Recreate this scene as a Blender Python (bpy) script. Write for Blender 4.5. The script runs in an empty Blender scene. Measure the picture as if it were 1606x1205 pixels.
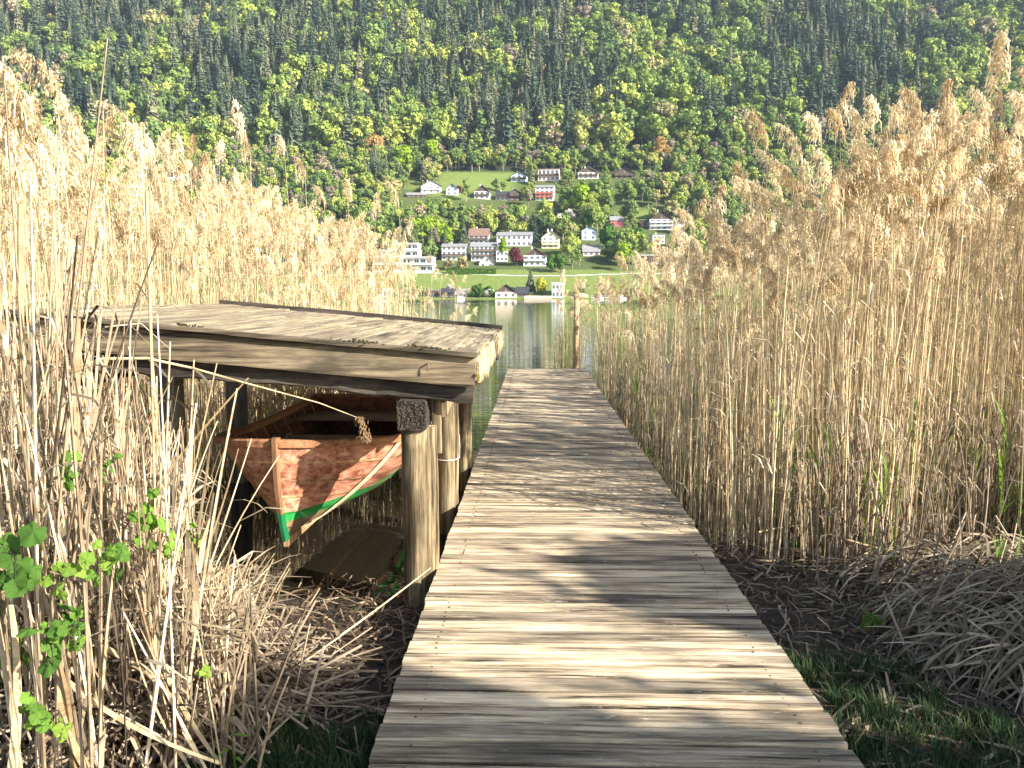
import bpy, math, random
import numpy as np
from mathutils import Vector, Matrix, Euler, noise
R = math.radians
sc = bpy.context.scene
COL = sc.collection
rng = random.Random(7)

# ------------------------------------------------------------------ camera
CAM = Vector((0, 0, 1.85))
FPX, PW, PH = 1250.0, 1606.0, 1205.0
PITCH, YAW = math.atan(138.5 / FPX), math.atan(34.5 / FPX)
cd = bpy.data.cameras.new('camera'); cam = bpy.data.objects.new('camera', cd); COL.objects.link(cam)
cd.sensor_width = 36; cd.lens = 36 * FPX / PW; cd.clip_start = 0.05; cd.clip_end = 6000
cam.location = CAM; cam.rotation_euler = (R(90) - PITCH, 0, YAW)
sc.camera = cam
CM = Euler((R(90) - PITCH, 0, YAW)).to_matrix()
CMI = CM.transposed()

def ray(px, py):
    return (CM @ Vector(((px - PW / 2) / FPX, -(py - PH / 2) / FPX, -1))).normalized()
def at(px, py, Y):                     # the point on the pixel's ray at forward distance Y
    d = ray(px, py); return CAM + d * (Y / d.y)
def on_z(px, py, z):
    d = ray(px, py); return CAM + d * ((z - CAM.z) / d.z)
def proj(p):
    q = CMI @ (Vector(p) - CAM)
    return (PW / 2 + FPX * q.x / -q.z, PH / 2 - FPX * q.y / -q.z)

# ------------------------------------------------------------------ light
AZ, EL = R(119), R(27)                 # sun clockwise from the view direction, and its height
w = bpy.data.worlds.new('World'); sc.world = w; w.use_nodes = True
nt = w.node_tree; bg = nt.nodes['Background']
sky = nt.nodes.new('ShaderNodeTexSky'); sky.sky_type = 'NISHITA'; sky.sun_disc = False
sky.sun_elevation = EL; sky.sun_rotation = AZ
nt.links.new(sky.outputs[0], bg.inputs[0]); bg.inputs[1].default_value = 0.095
sl = bpy.data.lights.new('sun', 'SUN'); sl.energy = 5.0; sl.angle = R(0.5); sl.color = (1, 0.94, 0.85)
so = bpy.data.objects.new('sun', sl); COL.objects.link(so)
SUN = Vector((math.sin(AZ) * math.cos(EL), math.cos(AZ) * math.cos(EL), math.sin(EL)))
so.rotation_euler = SUN.to_track_quat('Z', 'Y').to_euler()
so.location = (20, -20, 30)
vs = sc.view_settings; vs.view_transform = 'Standard'; vs.look = 'None'; vs.exposure = 1.65; vs.gamma = 1
cy = sc.cycles
cy.max_bounces = 6; cy.diffuse_bounces = 3; cy.glossy_bounces = 3; cy.transmission_bounces = 4; cy.transparent_max_bounces = 6
cy.sample_clamp_indirect = 6; cy.use_denoising = True

# ------------------------------------------------------------------ mesh helpers
class MB:
    def __init__(s): s.v = []; s.f = []; s.m = []; s.t = []
    def add(s, vs, fs, mat=0, tone=None):
        b = len(s.v); s.v.extend(vs)
        t = rng.random() if tone is None else tone
        for f in fs:
            s.f.append(tuple(i + b for i in f)); s.m.append(mat); s.t.append(t)
    def box(s, c, size, M=None, mat=0, tone=None, jit=0):
        x, y, z = (q / 2 for q in size); c = Vector(c)
        vs = [Vector((a, b, d)) for a in (-x, x) for b in (-y, y) for d in (-z, z)]
        if jit: vs = [v + Vector((rng.uniform(-jit, jit), rng.uniform(-jit, jit), rng.uniform(-jit, jit))) for v in vs]
        if M is not None: vs = [M @ v for v in vs]
        s.add([tuple(v + c) for v in vs], [(0, 1, 3, 2), (4, 6, 7, 5), (0, 4, 5, 1), (2, 3, 7, 6), (0, 2, 6, 4), (1, 5, 7, 3)], mat, tone)
    def beam(s, a, b, wd, ht, seg=12, jit=0.004, mat=0, tone=None, nz=3.0):   # hewn timber, slightly uneven
        a, b = Vector(a), Vector(b); d = (b - a).normalized()
        up = Vector((0, 0, 1)) if abs(d.z) < .9 else Vector((0, 1, 0))
        sd = d.cross(up).normalized(); up = sd.cross(d).normalized()
        prof = [(-.5, -.42), (-.42, -.5), (0, -.5), (.42, -.5), (.5, -.42), (.5, 0), (.5, .42), (.42, .5), (0, .5), (-.42, .5), (-.5, .42), (-.5, 0)]
        n = len(prof); vs = []; fs = []
        for i in range(seg + 1):
            c = a.lerp(b, i / seg)
            for p, q in prof:
                v = c + sd * (p * wd) + up * (q * ht)
                k = noise.noise_vector(v * nz) * jit + noise.noise_vector(v * nz * 5) * jit * .5
                vs.append(tuple(v + k))
        for i in range(seg):
            for j in range(n):
                k = (j + 1) % n; fs.append((i * n + j, i * n + k, (i + 1) * n + k, (i + 1) * n + j))
        fs.append(tuple(range(n))[::-1]); fs.append(tuple(seg * n + j for j in range(n)))
        s.add(vs, fs, mat, tone)
    def tube(s, pts, rad, n=6, mat=0, tone=None, cap=True, jit=0):
        pts = [Vector(p) for p in pts]; m = len(pts); vs = []; fs = []
        for i, p in enumerate(pts):
            d = (pts[min(i + 1, m - 1)] - pts[max(i - 1, 0)]).normalized()
            ref = Vector((0, 0, 1)) if abs(d.z) < .8 else Vector((0, 1, 0))
            a = d.cross(ref).normalized(); b = d.cross(a)
            r = rad[i] if hasattr(rad, '__len__') else rad
            for k in range(n):
                th = 2 * math.pi * k / n
                q = r * (1 + (jit * noise.noise(Vector((math.cos(th) * 1.5, math.sin(th) * 1.5, p.z * 2 + p.x + p.y))) if jit else 0))
                vs.append(tuple(p + a * (math.cos(th) * q) + b * (math.sin(th) * q)))
        for i in range(m - 1):
            for k in range(n):
                k2 = (k + 1) % n; fs.append((i * n + k, i * n + k2, (i + 1) * n + k2, (i + 1) * n + k))
        if cap and n > 2: fs.append(tuple(range(n))[::-1]); fs.append(tuple((m - 1) * n + k for k in range(n)))
        s.add(vs, fs, mat, tone)
    def strip(s, pts, wid, side, mat=0, tone=None):      # a flat blade along a path
        vs = []; m = len(pts)
        for i, p in enumerate(pts):
            wv = wid[i] if hasattr(wid, '__len__') else wid
            sd = side[i] if isinstance(side, list) else side
            p = Vector(p); vs += [tuple(p - sd * wv / 2), tuple(p + sd * wv / 2)]
        s.add(vs, [(2 * i, 2 * i + 1, 2 * i + 3, 2 * i + 2) for i in range(m - 1)], mat, tone)
    def mesh(s, name, mats, smooth=False):
        me = bpy.data.meshes.new(name); me.from_pydata([tuple(v) for v in s.v], [], s.f)
        for mt in (mats if isinstance(mats, (list, tuple)) else [mats]): me.materials.append(mt)
        me.polygons.foreach_set('material_index', s.m)
        if smooth: me.polygons.foreach_set('use_smooth', [True] * len(s.f))
        at_ = me.attributes.new('tone', 'FLOAT', 'FACE'); at_.data.foreach_set('value', s.t)
        me.update(); return me
    def build(s, name, mats, parent=None, smooth=False, loc=None):
        return link(bpy.data.objects.new(name, s.mesh(name, mats, smooth)), parent, loc)

def link(o, parent=None, loc=None):
    COL.objects.link(o)
    if parent is not None: o.parent = parent
    if loc is not None: o.location = loc
    return o
def tag(o, label=None, cat=None, group=None, kind=None):
    if label: o['label'] = label
    if cat: o['category'] = cat
    if group: o['group'] = group
    if kind: o['kind'] = kind
    return o
def empty(name, loc=(0, 0, 0), rz=0, **k):
    o = bpy.data.objects.new(name, None); o.empty_display_size = .2
    link(o, None, loc); o.rotation_euler = (0, 0, rz); return tag(o, **k)
def copy_tree(o, parent=None):
    c = o.copy(); COL.objects.link(c); c.parent = parent
    for ch in list(o.children): copy_tree(ch, c)
    return c

# ------------------------------------------------------------------ material helpers
class NT:
    def __init__(s, name):
        s.m = bpy.data.materials.new(name); s.m.use_nodes = True; s.t = s.m.node_tree
        s.b = s.t.nodes['Principled BSDF']; s.out = s.t.nodes['Material Output']
    def n(s, typ, ins=None, **props):
        nd = s.t.nodes.new('ShaderNode' + typ)
        for k, v in props.items(): setattr(nd, k, v)
        for k, v in (ins or {}).items(): s.set(nd, k, v)
        return nd
    def set(s, nd, k, v):
        if hasattr(v, 'is_output'): s.t.links.new(v, nd.inputs[k])
        else: nd.inputs[k].default_value = v
    def ramp(s, fac, stops, interp='LINEAR'):
        nd = s.n('ValToRGB'); cr = nd.color_ramp; cr.interpolation = interp
        while len(cr.elements) < len(stops): cr.elements.new(.5)
        for e, (p, c) in zip(cr.elements, stops): e.position = p; e.color = (*c, 1) if len(c) == 3 else c
        s.t.links.new(fac, nd.inputs[0]); return nd.outputs[0]
    def math(s, op, a, b=None, c=None, clamp=False):
        nd = s.n('Math', operation=op, use_clamp=clamp); s.set(nd, 0, a)
        if b is not None: s.set(nd, 1, b)
        if c is not None: s.set(nd, 2, c)
        return nd.outputs[0]
    def mix(s, fac, a, b, mode='MIX'):
        nd = s.n('Mix', data_type='RGBA', blend_type=mode)
        for k, v in ((0, fac), (6, a), (7, b)): s.set(nd, k, (*v, 1) if isinstance(v, tuple) and len(v) == 3 else v)
        return nd.outputs[2]
    def noise(s, vec, scale, detail=4, rough=.6, dist=0):
        nd = s.n('TexNoise', {'Scale': scale, 'Detail': detail, 'Roughness': rough, 'Distortion': dist})
        if vec is not None: s.t.links.new(vec, nd.inputs['Vector'])
        return nd.outputs['Fac']
    def coord(s, which='Object'): return s.n('TexCoord').outputs[which]
    def mapv(s, vec, scale=(1, 1, 1), rot=(0, 0, 0)):
        nd = s.n('Mapping', {'Scale': scale, 'Rotation': rot}); s.t.links.new(vec, nd.inputs[0]); return nd.outputs[0]
    def attr(s, name='tone'): return s.n('Attribute', attribute_name=name).outputs['Fac']
    def rand(s): return s.n('ObjectInfo').outputs['Random']
    def bump(s, h, strength=.3, dist=.01):
        nd = s.n('Bump', {'Strength': strength, 'Distance': dist}); s.t.links.new(h, nd.inputs['Height'])
        s.t.links.new(nd.outputs[0], s.b.inputs['Normal']); return nd
    def col(s, c, rough=.8, spec=.3):
        s.set(s.b, 'Base Color', (*c, 1) if isinstance(c, tuple) else c); s.set(s.b, 'Roughness', rough); s.set(s.b, 'Specular IOR Level', spec); return s
    def translucent(s, c, fac):
        tr = s.n('BsdfTranslucent'); s.set(tr, 'Color', c); mx = s.n('MixShader', {0: fac})
        s.t.links.new(s.b.outputs[0], mx.inputs[1]); s.t.links.new(tr.outputs[0], mx.inputs[2]); s.t.links.new(mx.outputs[0], s.out.inputs[0])

def m_plain(name, c, rough=.8, spec=.3, var=.25, scale=3.0):
    k = NT(name); v = k.noise(k.coord(), scale, 5, .65)
    lo = tuple(q * (1 - var) for q in c); hi = tuple(min(1, q * (1 + var)) for q in c)
    return k.col(k.ramp(v, [(.3, lo), (.7, hi)]), rough, spec).m
def m_wood(name, dark, mid, light, along=0, grain=45, bump=.5, stain=None, stain_amt=.5, knots=False, flake=None, stops=(.36, .47, .60), tones=(.62, .95, 1.2)):
    k = NT(name); co = k.coord(); t = k.attr()
    off = k.n('CombineXYZ', {0: k.math('MULTIPLY', t, 37.0), 1: k.math('MULTIPLY', t, 91.0), 2: k.math('MULTIPLY', t, 53.0)}).outputs[0]
    v0 = k.n('VectorMath', operation='ADD'); k.t.links.new(co, v0.inputs[0]); k.t.links.new(off, v0.inputs[1]); v = v0.outputs[0]
    s = [grain] * 3; s[along] = 1.6
    g1 = k.noise(k.mapv(v, s), 1, 8, .7, .25)
    s2 = [grain * .35] * 3; s2[along] = .9
    g2 = k.noise(k.mapv(v, s2), 1, 5, .6, .4)
    g = k.math('ADD', k.math('MULTIPLY', g1, .62), k.math('MULTIPLY', g2, .38))
    c = k.ramp(g, [(stops[0], dark), (stops[1], mid), (stops[2], light)])
    big = k.noise(k.mapv(v, [1.5 if i == along else 5 for i in range(3)]), 1, 4, .6)
    if stain: c = k.mix(k.math('MULTIPLY', k.ramp(big, [(.48, (0, 0, 0)), (.66, (1, 1, 1))]), stain_amt), c, stain)
    if flake:
        s3 = [60] * 3; s3[along] = 9
        fl = k.noise(k.mapv(v, s3), 1, 6, .75, .6)
        c = k.mix(k.math('MULTIPLY', k.ramp(fl, [(.60, (0, 0, 0)), (.66, (1, 1, 1))]), .6), c, flake)
    c = k.mix(.8, c, k.ramp(t, [(0, (tones[0],) * 3), (.5, (tones[1], tones[1] * .985, tones[1] * .95)), (1, (tones[2], tones[2] * .975, tones[2] * .92))]), 'MULTIPLY')
    k.col(c, .85, .2); k.bump(g, bump, .012); return k.m

def m_leaf(name, stops, tstops=None, trans=.3, rand=True, scale=1.5):
    k = NT(name)
    r = k.rand() if rand else k.attr()
    c = k.ramp(r, stops)
    c = k.mix(1.0, c, k.ramp(k.attr(), tstops or [(0, (.62, .66, .6)), (.5, (1, 1, 1)), (1, (1.3, 1.28, 1.15))]), 'MULTIPLY')
    k.col(c, .75, .15); k.translucent(c, trans); return k.m

# ------------------------------------------------------------------ materials
M = {}
M['deck'] = m_wood('deck_wood', (.022, .018, .015), (.36, .28, .185), (.74, .60, .41), 0, 38, 1.0, (.085, .072, .056), .65, flake=(.80, .74, .62), stops=(.39, .475, .575), tones=(.48, .92, 1.3))
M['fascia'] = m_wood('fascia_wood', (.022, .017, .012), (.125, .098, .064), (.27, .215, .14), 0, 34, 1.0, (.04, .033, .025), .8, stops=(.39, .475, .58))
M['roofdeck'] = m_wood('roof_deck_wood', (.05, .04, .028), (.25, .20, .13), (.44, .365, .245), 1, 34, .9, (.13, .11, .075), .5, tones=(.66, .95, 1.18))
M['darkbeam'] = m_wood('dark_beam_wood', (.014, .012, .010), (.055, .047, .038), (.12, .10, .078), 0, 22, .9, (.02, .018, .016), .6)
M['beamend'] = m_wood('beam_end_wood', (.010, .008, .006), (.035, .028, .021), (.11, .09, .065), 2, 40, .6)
M['post'] = m_wood('post_wood', (.018, .013, .008), (.15, .112, .065), (.35, .28, .165), 2, 34, 1.0, (.045, .034, .02), .8, stops=(.39, .475, .58))
M['greypost'] = m_wood('grey_post_wood', (.06, .052, .045), (.17, .155, .13), (.28, .26, .22), 2, 26, .6)
M['stem'] = m_wood('stem_wood', (.09, .05, .022), (.24, .15, .075), (.36, .25, .13), 2, 30, .35)
M['thwart'] = m_wood('thwart_wood', (.16, .10, .055), (.34, .235, .14), (.46, .34, .22), 0, 30, .3)
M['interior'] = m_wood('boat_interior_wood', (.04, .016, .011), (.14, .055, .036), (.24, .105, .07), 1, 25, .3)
M['rail'] = m_wood('gunwale_wood', (.10, .042, .02), (.27, .125, .06), (.40, .21, .11), 1, 30, .3)
M['moss'] = m_plain('moss', (.055, .05, .028), .95, .1, .6, 30)
M['lichen'] = m_plain('yellow_lichen', (.22, .18, .06), .95, .1, .35, 40)
M['strap'] = m_plain('webbing', (.66, .54, .34), .85, .15, .2, 12)
M['iron'] = m_plain('rusty_iron', (.10, .075, .06), .6, .4, .4, 40)
M['wire'] = m_plain('wire', (.5, .48, .42), .5, .4, .2, 20)
M['blueplastic'] = m_plain('blue_plastic', (.012, .09, .30), .35, .5, .2, 8)
M['pane'] = NT('window_glass').col((.035, .045, .06), .12, .6).m
M['white'] = m_plain('white_render', (.66, .655, .64), .85, .2, .06, .3)
M['cream'] = m_plain('cream_render', (.80, .68, .40), .85, .2, .06, .3)
M['pinkw'] = m_plain('rose_render', (.74, .55, .50), .85, .2, .08, .3)
M['bluew'] = m_plain('pale_blue_render', (.55, .66, .76), .85, .2, .06, .3)
M['redw'] = m_plain('red_render', (.55, .14, .14), .85, .2, .1, .3)
M['brownw'] = m_plain('brown_timber', (.10, .065, .045), .85, .2, .3, .6)
M['rdark'] = m_plain('dark_roof', (.045, .045, .052), .8, .25, .25, .6)
M['rgrey'] = m_plain('grey_roof', (.24, .235, .235), .8, .25, .2, .6)
M['rbrown'] = m_plain('brown_roof', (.20, .125, .095), .8, .25, .25, .6)
M['rorange'] = m_plain('orange_tile', (.50, .22, .10), .8, .25, .2, .6)
M['balc'] = m_plain('balcony_timber', (.09, .06, .045), .85, .2, .3, .8)
M['balcred'] = m_plain('balcony_red', (.52, .12, .08), .8, .2, .1, .8)
M['balcw'] = m_plain('balcony_white', (.74, .73, .71), .8, .2, .06, .8)
M['stonewall'] = m_plain('shore_wall_stone', (.50, .41, .34), .9, .2, .2, 1.2)
M['straw'] = m_plain('thatch_straw', (.52, .38, .20), .95, .1, .3, 1.5)
M['bark'] = m_plain('bark', (.10, .075, .055), .95, .1, .4, 2)
M['palebark'] = m_plain('pale_bark', (.30, .27, .23), .95, .1, .3, 2)
M['gelcoat'] = NT('white_gelcoat').col((.75, .76, .77), .25, .5).m

def reed_mat(name, stops, trans=.25, spec=.25):
    k = NT(name); r = k.rand(); t = k.attr()
    c = k.ramp(r, stops)
    z = k.noise(k.mapv(k.coord(), (8, 8, 5)), 1, 4, .7)
    c = k.mix(1, c, k.ramp(z, [(.36, (.66, .58, .50)), (.5, (1, 1, 1)), (.7, (1.14, 1.12, 1.1))]), 'MULTIPLY')
    c = k.mix(1, c, k.ramp(t, [(0, (.72, .68, .62)), (1, (1.15, 1.13, 1.1))]), 'MULTIPLY')
    k.col(c, .6, spec)
    if trans: k.translucent(c, trans)
    return k.m
M['reed'] = reed_mat('reed_stalk', [(0, (.32, .23, .13)), (.2, (.60, .475, .285)), (.6, (.78, .66, .425)), (1, (.86, .755, .52))], .28)
M['nearreed'] = reed_mat('near_reed_stalk', [(0, (.09, .07, .05)), (.25, (.26, .20, .135)), (.6, (.50, .40, .265)), (1, (.68, .56, .39))], .08)
M['nearleaf'] = reed_mat('near_reed_leaf', [(0, (.12, .10, .07)), (.5, (.38, .31, .21)), (1, (.62, .53, .38))], .2)
M['plume'] = reed_mat('reed_plume', [(0, (.58, .455, .275)), (.4, (.79, .66, .435)), (1, (.88, .785, .565))], .38, .1)
M['rleaf'] = reed_mat('reed_leaf', [(0, (.40, .33, .22)), (.5, (.62, .52, .36)), (1, (.72, .64, .49))], .3)
M['oldreed'] = reed_mat('old_reed', [(0, (.12, .09, .065)), (.5, (.28, .22, .155)), (1, (.48, .40, .29))], .1)
M['litter'] = reed_mat('reed_litter', [(0, (.05, .036, .024)), (.45, (.13, .095, .065)), (.8, (.26, .20, .14)), (1, (.46, .38, .27))], .08)
M['heap'] = reed_mat('heap_leaf', [(0, (.06, .048, .032)), (.5, (.23, .185, .125)), (1, (.48, .41, .30))], .15)
M['twig'] = m_plain('dark_twig', (.05, .038, .028), .9, .15, .4, 12)
M['greenstem'] = m_leaf('green_stem', [(0, (.10, .20, .02)), (1, (.24, .34, .06))], None, .3)
M['grass'] = m_leaf('grass_blades', [(0, (.025, .055, .022)), (.6, (.045, .085, .032)), (1, (.12, .13, .06))], None, .3)
M['weed'] = m_leaf('weed_leaf', [(0, (.08, .17, .03)), (.5, (.15, .27, .04)), (1, (.28, .40, .06))], None, .42)

# hull: varnished planks, green bottom paint under a straight waterline
k = NT('hull_planks'); co = k.coord('Object'); sx = k.n('SeparateXYZ'); k.t.links.new(co, sx.inputs[0]); t = k.attr()
g = k.noise(k.mapv(co, (22, 1.6, 22)), 1, 7, .65, .3)
c = k.ramp(g, [(.38, (.20, .065, .035)), (.5, (.43, .185, .115)), (.62, (.58, .34, .22))])
wear = k.noise(k.mapv(co, (5, .9, 26)), 1, 6, .72)
c = k.mix(k.math('MULTIPLY', k.ramp(wear, [(.52, (0, 0, 0)), (.68, (1, 1, 1))]), .55), c, (.56, .30, .16))
c = k.mix(1, c, k.ramp(t, [(0, (.78, .74, .72)), (1, (1.15, 1.1, 1.05))]), 'MULTIPLY')
zz = k.math('ADD', sx.outputs[2], k.math('MULTIPLY', k.math('SUBTRACT', k.noise(co, 14, 3), .5), .012))
gr = k.ramp(k.noise(k.mapv(co, (8, 3, 8)), 1, 6, .7), [(.3, (.012, .15, .03)), (.6, (.03, .31, .065)), (.85, (.22, .40, .14))])
c = k.mix(k.math('LESS_THAN', zz, .482), c, gr)
wr = k.noise(k.mapv(co, (7, 3, 12)), 1, 5, .7)
c = k.mix(k.math('LESS_THAN', k.math('ADD', zz, k.math('MULTIPLY', k.math('SUBTRACT', wr, .5), .12)), .405), c, k.ramp(g, [(.35, (.13, .085, .045)), (.6, (.27, .17, .085))]))
k.col(c, .38, .45); k.bump(g, .18, .006); M['hull'] = k.m
M['lap'] = m_wood('strake_edge_wood', (.12, .05, .025), (.40, .20, .10), (.62, .40, .22), 1, 40, .2)

# water, murky, mirror-like with long low ripples and one wind-ruffled band
k = NT('lake_water'); co = k.coord('Object'); sx = k.n('SeparateXYZ'); k.t.links.new(co, sx.inputs[0])
n1 = k.noise(k.mapv(co, (.55, 2.6, 1)), 1, 4, .55, .3)
n2 = k.noise(k.mapv(co, (.04, .16, 1)), 1, 3, .5)
n3 = k.noise(k.mapv(co, (2.5, 9, 1)), 1, 2, .5)
far = k.n('MapRange', {'Value': sx.outputs[1], 'From Min': 9., 'From Max': 22.}).outputs[0]
band = k.math('MULTIPLY', k.math('GREATER_THAN', sx.outputs[1], 170.), k.math('LESS_THAN', sx.outputs[1], 225.))
h = k.math('ADD', k.math('MULTIPLY', n1, .5), k.math('MULTIPLY', n2, .9)); h = k.math('ADD', h, k.math('MULTIPLY', n3, .08))
st = k.math('ADD', k.math('MULTIPLY', far, .04), .026)
k.col((.012, .0105, .007), .012, .5); k.set(k.b, 'IOR', 1.85)
bp = k.bump(h, .1, .25); k.set(bp, 'Strength', k.math('ADD', st, k.math('MULTIPLY', band, .35)))
M['water'] = k.m

k = NT('mud'); co = k.coord(); a = k.noise(co, 9, 8, .75); b = k.noise(co, 1.2, 4, .6)
c = k.ramp(a, [(.3, (.018, .013, .009)), (.55, (.055, .040, .027)), (.75, (.13, .10, .07))])
c = k.mix(k.ramp(b, [(.5, (0, 0, 0)), (.65, (1, 1, 1))]), c, (.045, .052, .022))
k.col(c, .8, .3); k.bump(a, 1.0, .04); M['mud'] = k.m

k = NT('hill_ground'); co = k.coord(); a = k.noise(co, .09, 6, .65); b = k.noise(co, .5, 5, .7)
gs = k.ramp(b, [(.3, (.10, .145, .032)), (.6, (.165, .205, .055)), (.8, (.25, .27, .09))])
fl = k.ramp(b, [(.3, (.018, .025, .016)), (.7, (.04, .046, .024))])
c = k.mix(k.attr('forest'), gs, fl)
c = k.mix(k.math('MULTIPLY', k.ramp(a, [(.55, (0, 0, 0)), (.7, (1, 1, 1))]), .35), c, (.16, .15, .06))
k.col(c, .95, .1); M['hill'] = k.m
M['path'] = m_plain('pale_path', (.55, .52, .46), .9, .2, .12, .3)

# ------------------------------------------------------------------ scattering of uncountable stuff
def scatter(name, protos, P, ROT, S, I, label, mats=None):
    me = bpy.data.meshes.new(name); me.from_pydata([tuple(p) for p in P], [], [])
    for nm, typ, data in (('rot', 'FLOAT_VECTOR', ROT), ('scl', 'FLOAT_VECTOR', S)):
        a = me.attributes.new(nm, typ, 'POINT'); a.data.foreach_set('vector', np.asarray(data, dtype=np.float32).ravel())
    a = me.attributes.new('idx', 'INT', 'POINT'); a.data.foreach_set('value', np.asarray(I, dtype=np.int32))
    o = link(bpy.data.objects.new(name, me)); tag(o, label, None, None, 'stuff')
    g = bpy.data.node_groups.new(name, 'GeometryNodeTree')
    g.interface.new_socket('Geometry', in_out='INPUT', socket_type='NodeSocketGeometry')
    g.interface.new_socket('Geometry', in_out='OUTPUT', socket_type='NodeSocketGeometry')
    gi, go = g.nodes.new('NodeGroupInput'), g.nodes.new('NodeGroupOutput'); J = g.nodes.new('GeometryNodeJoinGeometry')
    def na(nm, t):
        q = g.nodes.new('GeometryNodeInputNamedAttribute'); q.data_type = t; q.inputs[0].default_value = nm; return q
    nr, ns, ni = na('rot', 'FLOAT_VECTOR'), na('scl', 'FLOAT_VECTOR'), na('idx', 'INT')
    e2r = g.nodes.new('FunctionNodeEulerToRotation'); g.links.new(nr.outputs[0], e2r.inputs[0])
    for i, p in enumerate(protos):
        cmpn = g.nodes.new('FunctionNodeCompare'); cmpn.data_type = 'INT'; cmpn.operation = 'EQUAL'
        g.links.new(ni.outputs[0], cmpn.inputs[2]); cmpn.inputs[3].default_value = i
        oi = g.nodes.new('GeometryNodeObjectInfo'); oi.inputs[0].default_value = p; oi.inputs['As Instance'].default_value = True
        ip = g.nodes.new('GeometryNodeInstanceOnPoints')
        g.links.new(gi.outputs[0], ip.inputs['Points']); g.links.new(cmpn.outputs[0], ip.inputs['Selection'])
        g.links.new(oi.outputs['Geometry'], ip.inputs['Instance']); g.links.new(e2r.outputs[0], ip.inputs['Rotation']); g.links.new(ns.outputs[0], ip.inputs['Scale'])
        g.links.new(ip.outputs[0], J.inputs[0])
    g.links.new(J.outputs[0], go.inputs[0])
    md = o.modifiers.new('scatter', 'NODES'); md.node_group = g
    return o
def proto(mb, name, mats, smooth=False): return bpy.data.objects.new(name, mb.mesh(name, mats, smooth))

# ------------------------------------------------------------------ terrain
HP = [(440, -2.0), (449, -.3), (451, .5), (457, 1.6), (490, 15.5), (525, 26), (600, 57), (640, 80), (700, 106), (745, 131), (1150, 432), (1600, 760)]
HX, HZ = [p[0] for p in HP], [p[1] for p in HP]
def hz(x, y):
    z = float(np.interp(y, HX, HZ))
    a = max(0, min(1, (y - 500) / 300))
    z += a * (noise.noise(Vector((x / 170, y / 170, 3.1))) * 16 + noise.noise(Vector((x / 60, y / 60, 8.2))) * 5)
    return z
def hit(px, py, off=0):
    d = ray(px, py); lo, hi = 445.0, 1500.0; y = lo
    while y < hi:
        p = CAM + d * (y / d.y)
        if p.z <= hz(p.x, y) + off: break
        y += 1.0
    return CAM + d * (y / d.y)
def near_z(x, y):
    # bank under the camera, falling into the lake; the right-hand shore reaches a little farther out
    sh = 4.75 if x < .3 else 5.7 + .25 * math.sin(x * 1.7)
    if x < -1.35: sh = 4.75 - .35 * min(1, (-1.35 - x)) + .5 * max(0, min(1, (-x - 3)))
    s = (sh - y)
    z = .16 * (1 - math.exp(-s * .9)) if s > 0 else max(-1.2, s * .22)
    if y > 14: z -= (y - 14) * .06
    z += .025 * noise.noise(Vector((x * 1.7, y * 1.7, 0))) + .012 * noise.noise(Vector((x * 6, y * 6, 4)))
    return max(z, -2.5)

def grid_mesh(name, xs, ys, fz, mat, smooth=True, attr=None):
    nx, ny = len(xs), len(ys)
    vs = [(x, y, fz(x, y)) for y in ys for x in xs]
    fs = [(j * nx + i, j * nx + i + 1, (j + 1) * nx + i + 1, (j + 1) * nx + i) for j in range(ny - 1) for i in range(nx - 1)]
    me = bpy.data.meshes.new(name); me.from_pydata(vs, [], fs); me.materials.append(mat)
    me.polygons.foreach_set('use_smooth', [smooth] * len(fs))
    if attr:
        a = me.attributes.new('forest', 'FLOAT', 'POINT'); a.data.foreach_set('value', [attr(v) for v in vs])
    o = link(bpy.data.objects.new(name, me)); return o
xs = [-1500, -600, -200, -80, -40, -25, -16] + list(np.arange(-12, 12.01, .16)) + [16, 25, 40, 80, 200, 600, 1500]
ys = [-400, -120, -40, -15, -6] + list(np.arange(-3, 9.01, .13)) + list(np.arange(9.6, 22, .9)) + [30, 60, 120, 250, 460]
tag(grid_mesh('ground', xs, ys, near_z, M['mud']), 'dark mud bank running into the lake bed', kind='structure')
o = MB(); o.add([(-2500, -420, 0), (2500, -420, 0), (2500, 470, 0), (-2500, 470, 0)], [(0, 1, 2, 3)])
tag(o.build('water', M['water']), 'calm green lake with reflections', kind='structure')

MEADOWS = [(688, 812, 274, 296), (640, 660, 286, 294), (962, 1060, 331, 343), (655, 960, 426, 462), (985, 1010, 243, 249), (1010, 1050, 275, 281), (870, 905, 345, 362), (690, 745, 303, 312), (560, 700, 428, 460), (930, 1120, 430, 460)]
def in_meadow(px, py, m=0):
    return any(a - m < px < b + m and c - m < py < d + m for a, b, c, d in MEADOWS)
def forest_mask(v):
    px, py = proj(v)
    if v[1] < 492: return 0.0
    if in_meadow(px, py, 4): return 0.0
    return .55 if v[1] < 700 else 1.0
hx = list(np.arange(-1100, 1101, 11)); hy = list(np.arange(440, 530, 4)) + list(np.arange(530, 760, 7)) + list(np.arange(760, 1600, 20))
tag(grid_mesh('hillside', hx, hy, hz, M['hill'], True, forest_mask), 'steep hillside rising from the far lake shore', kind='structure')

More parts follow.
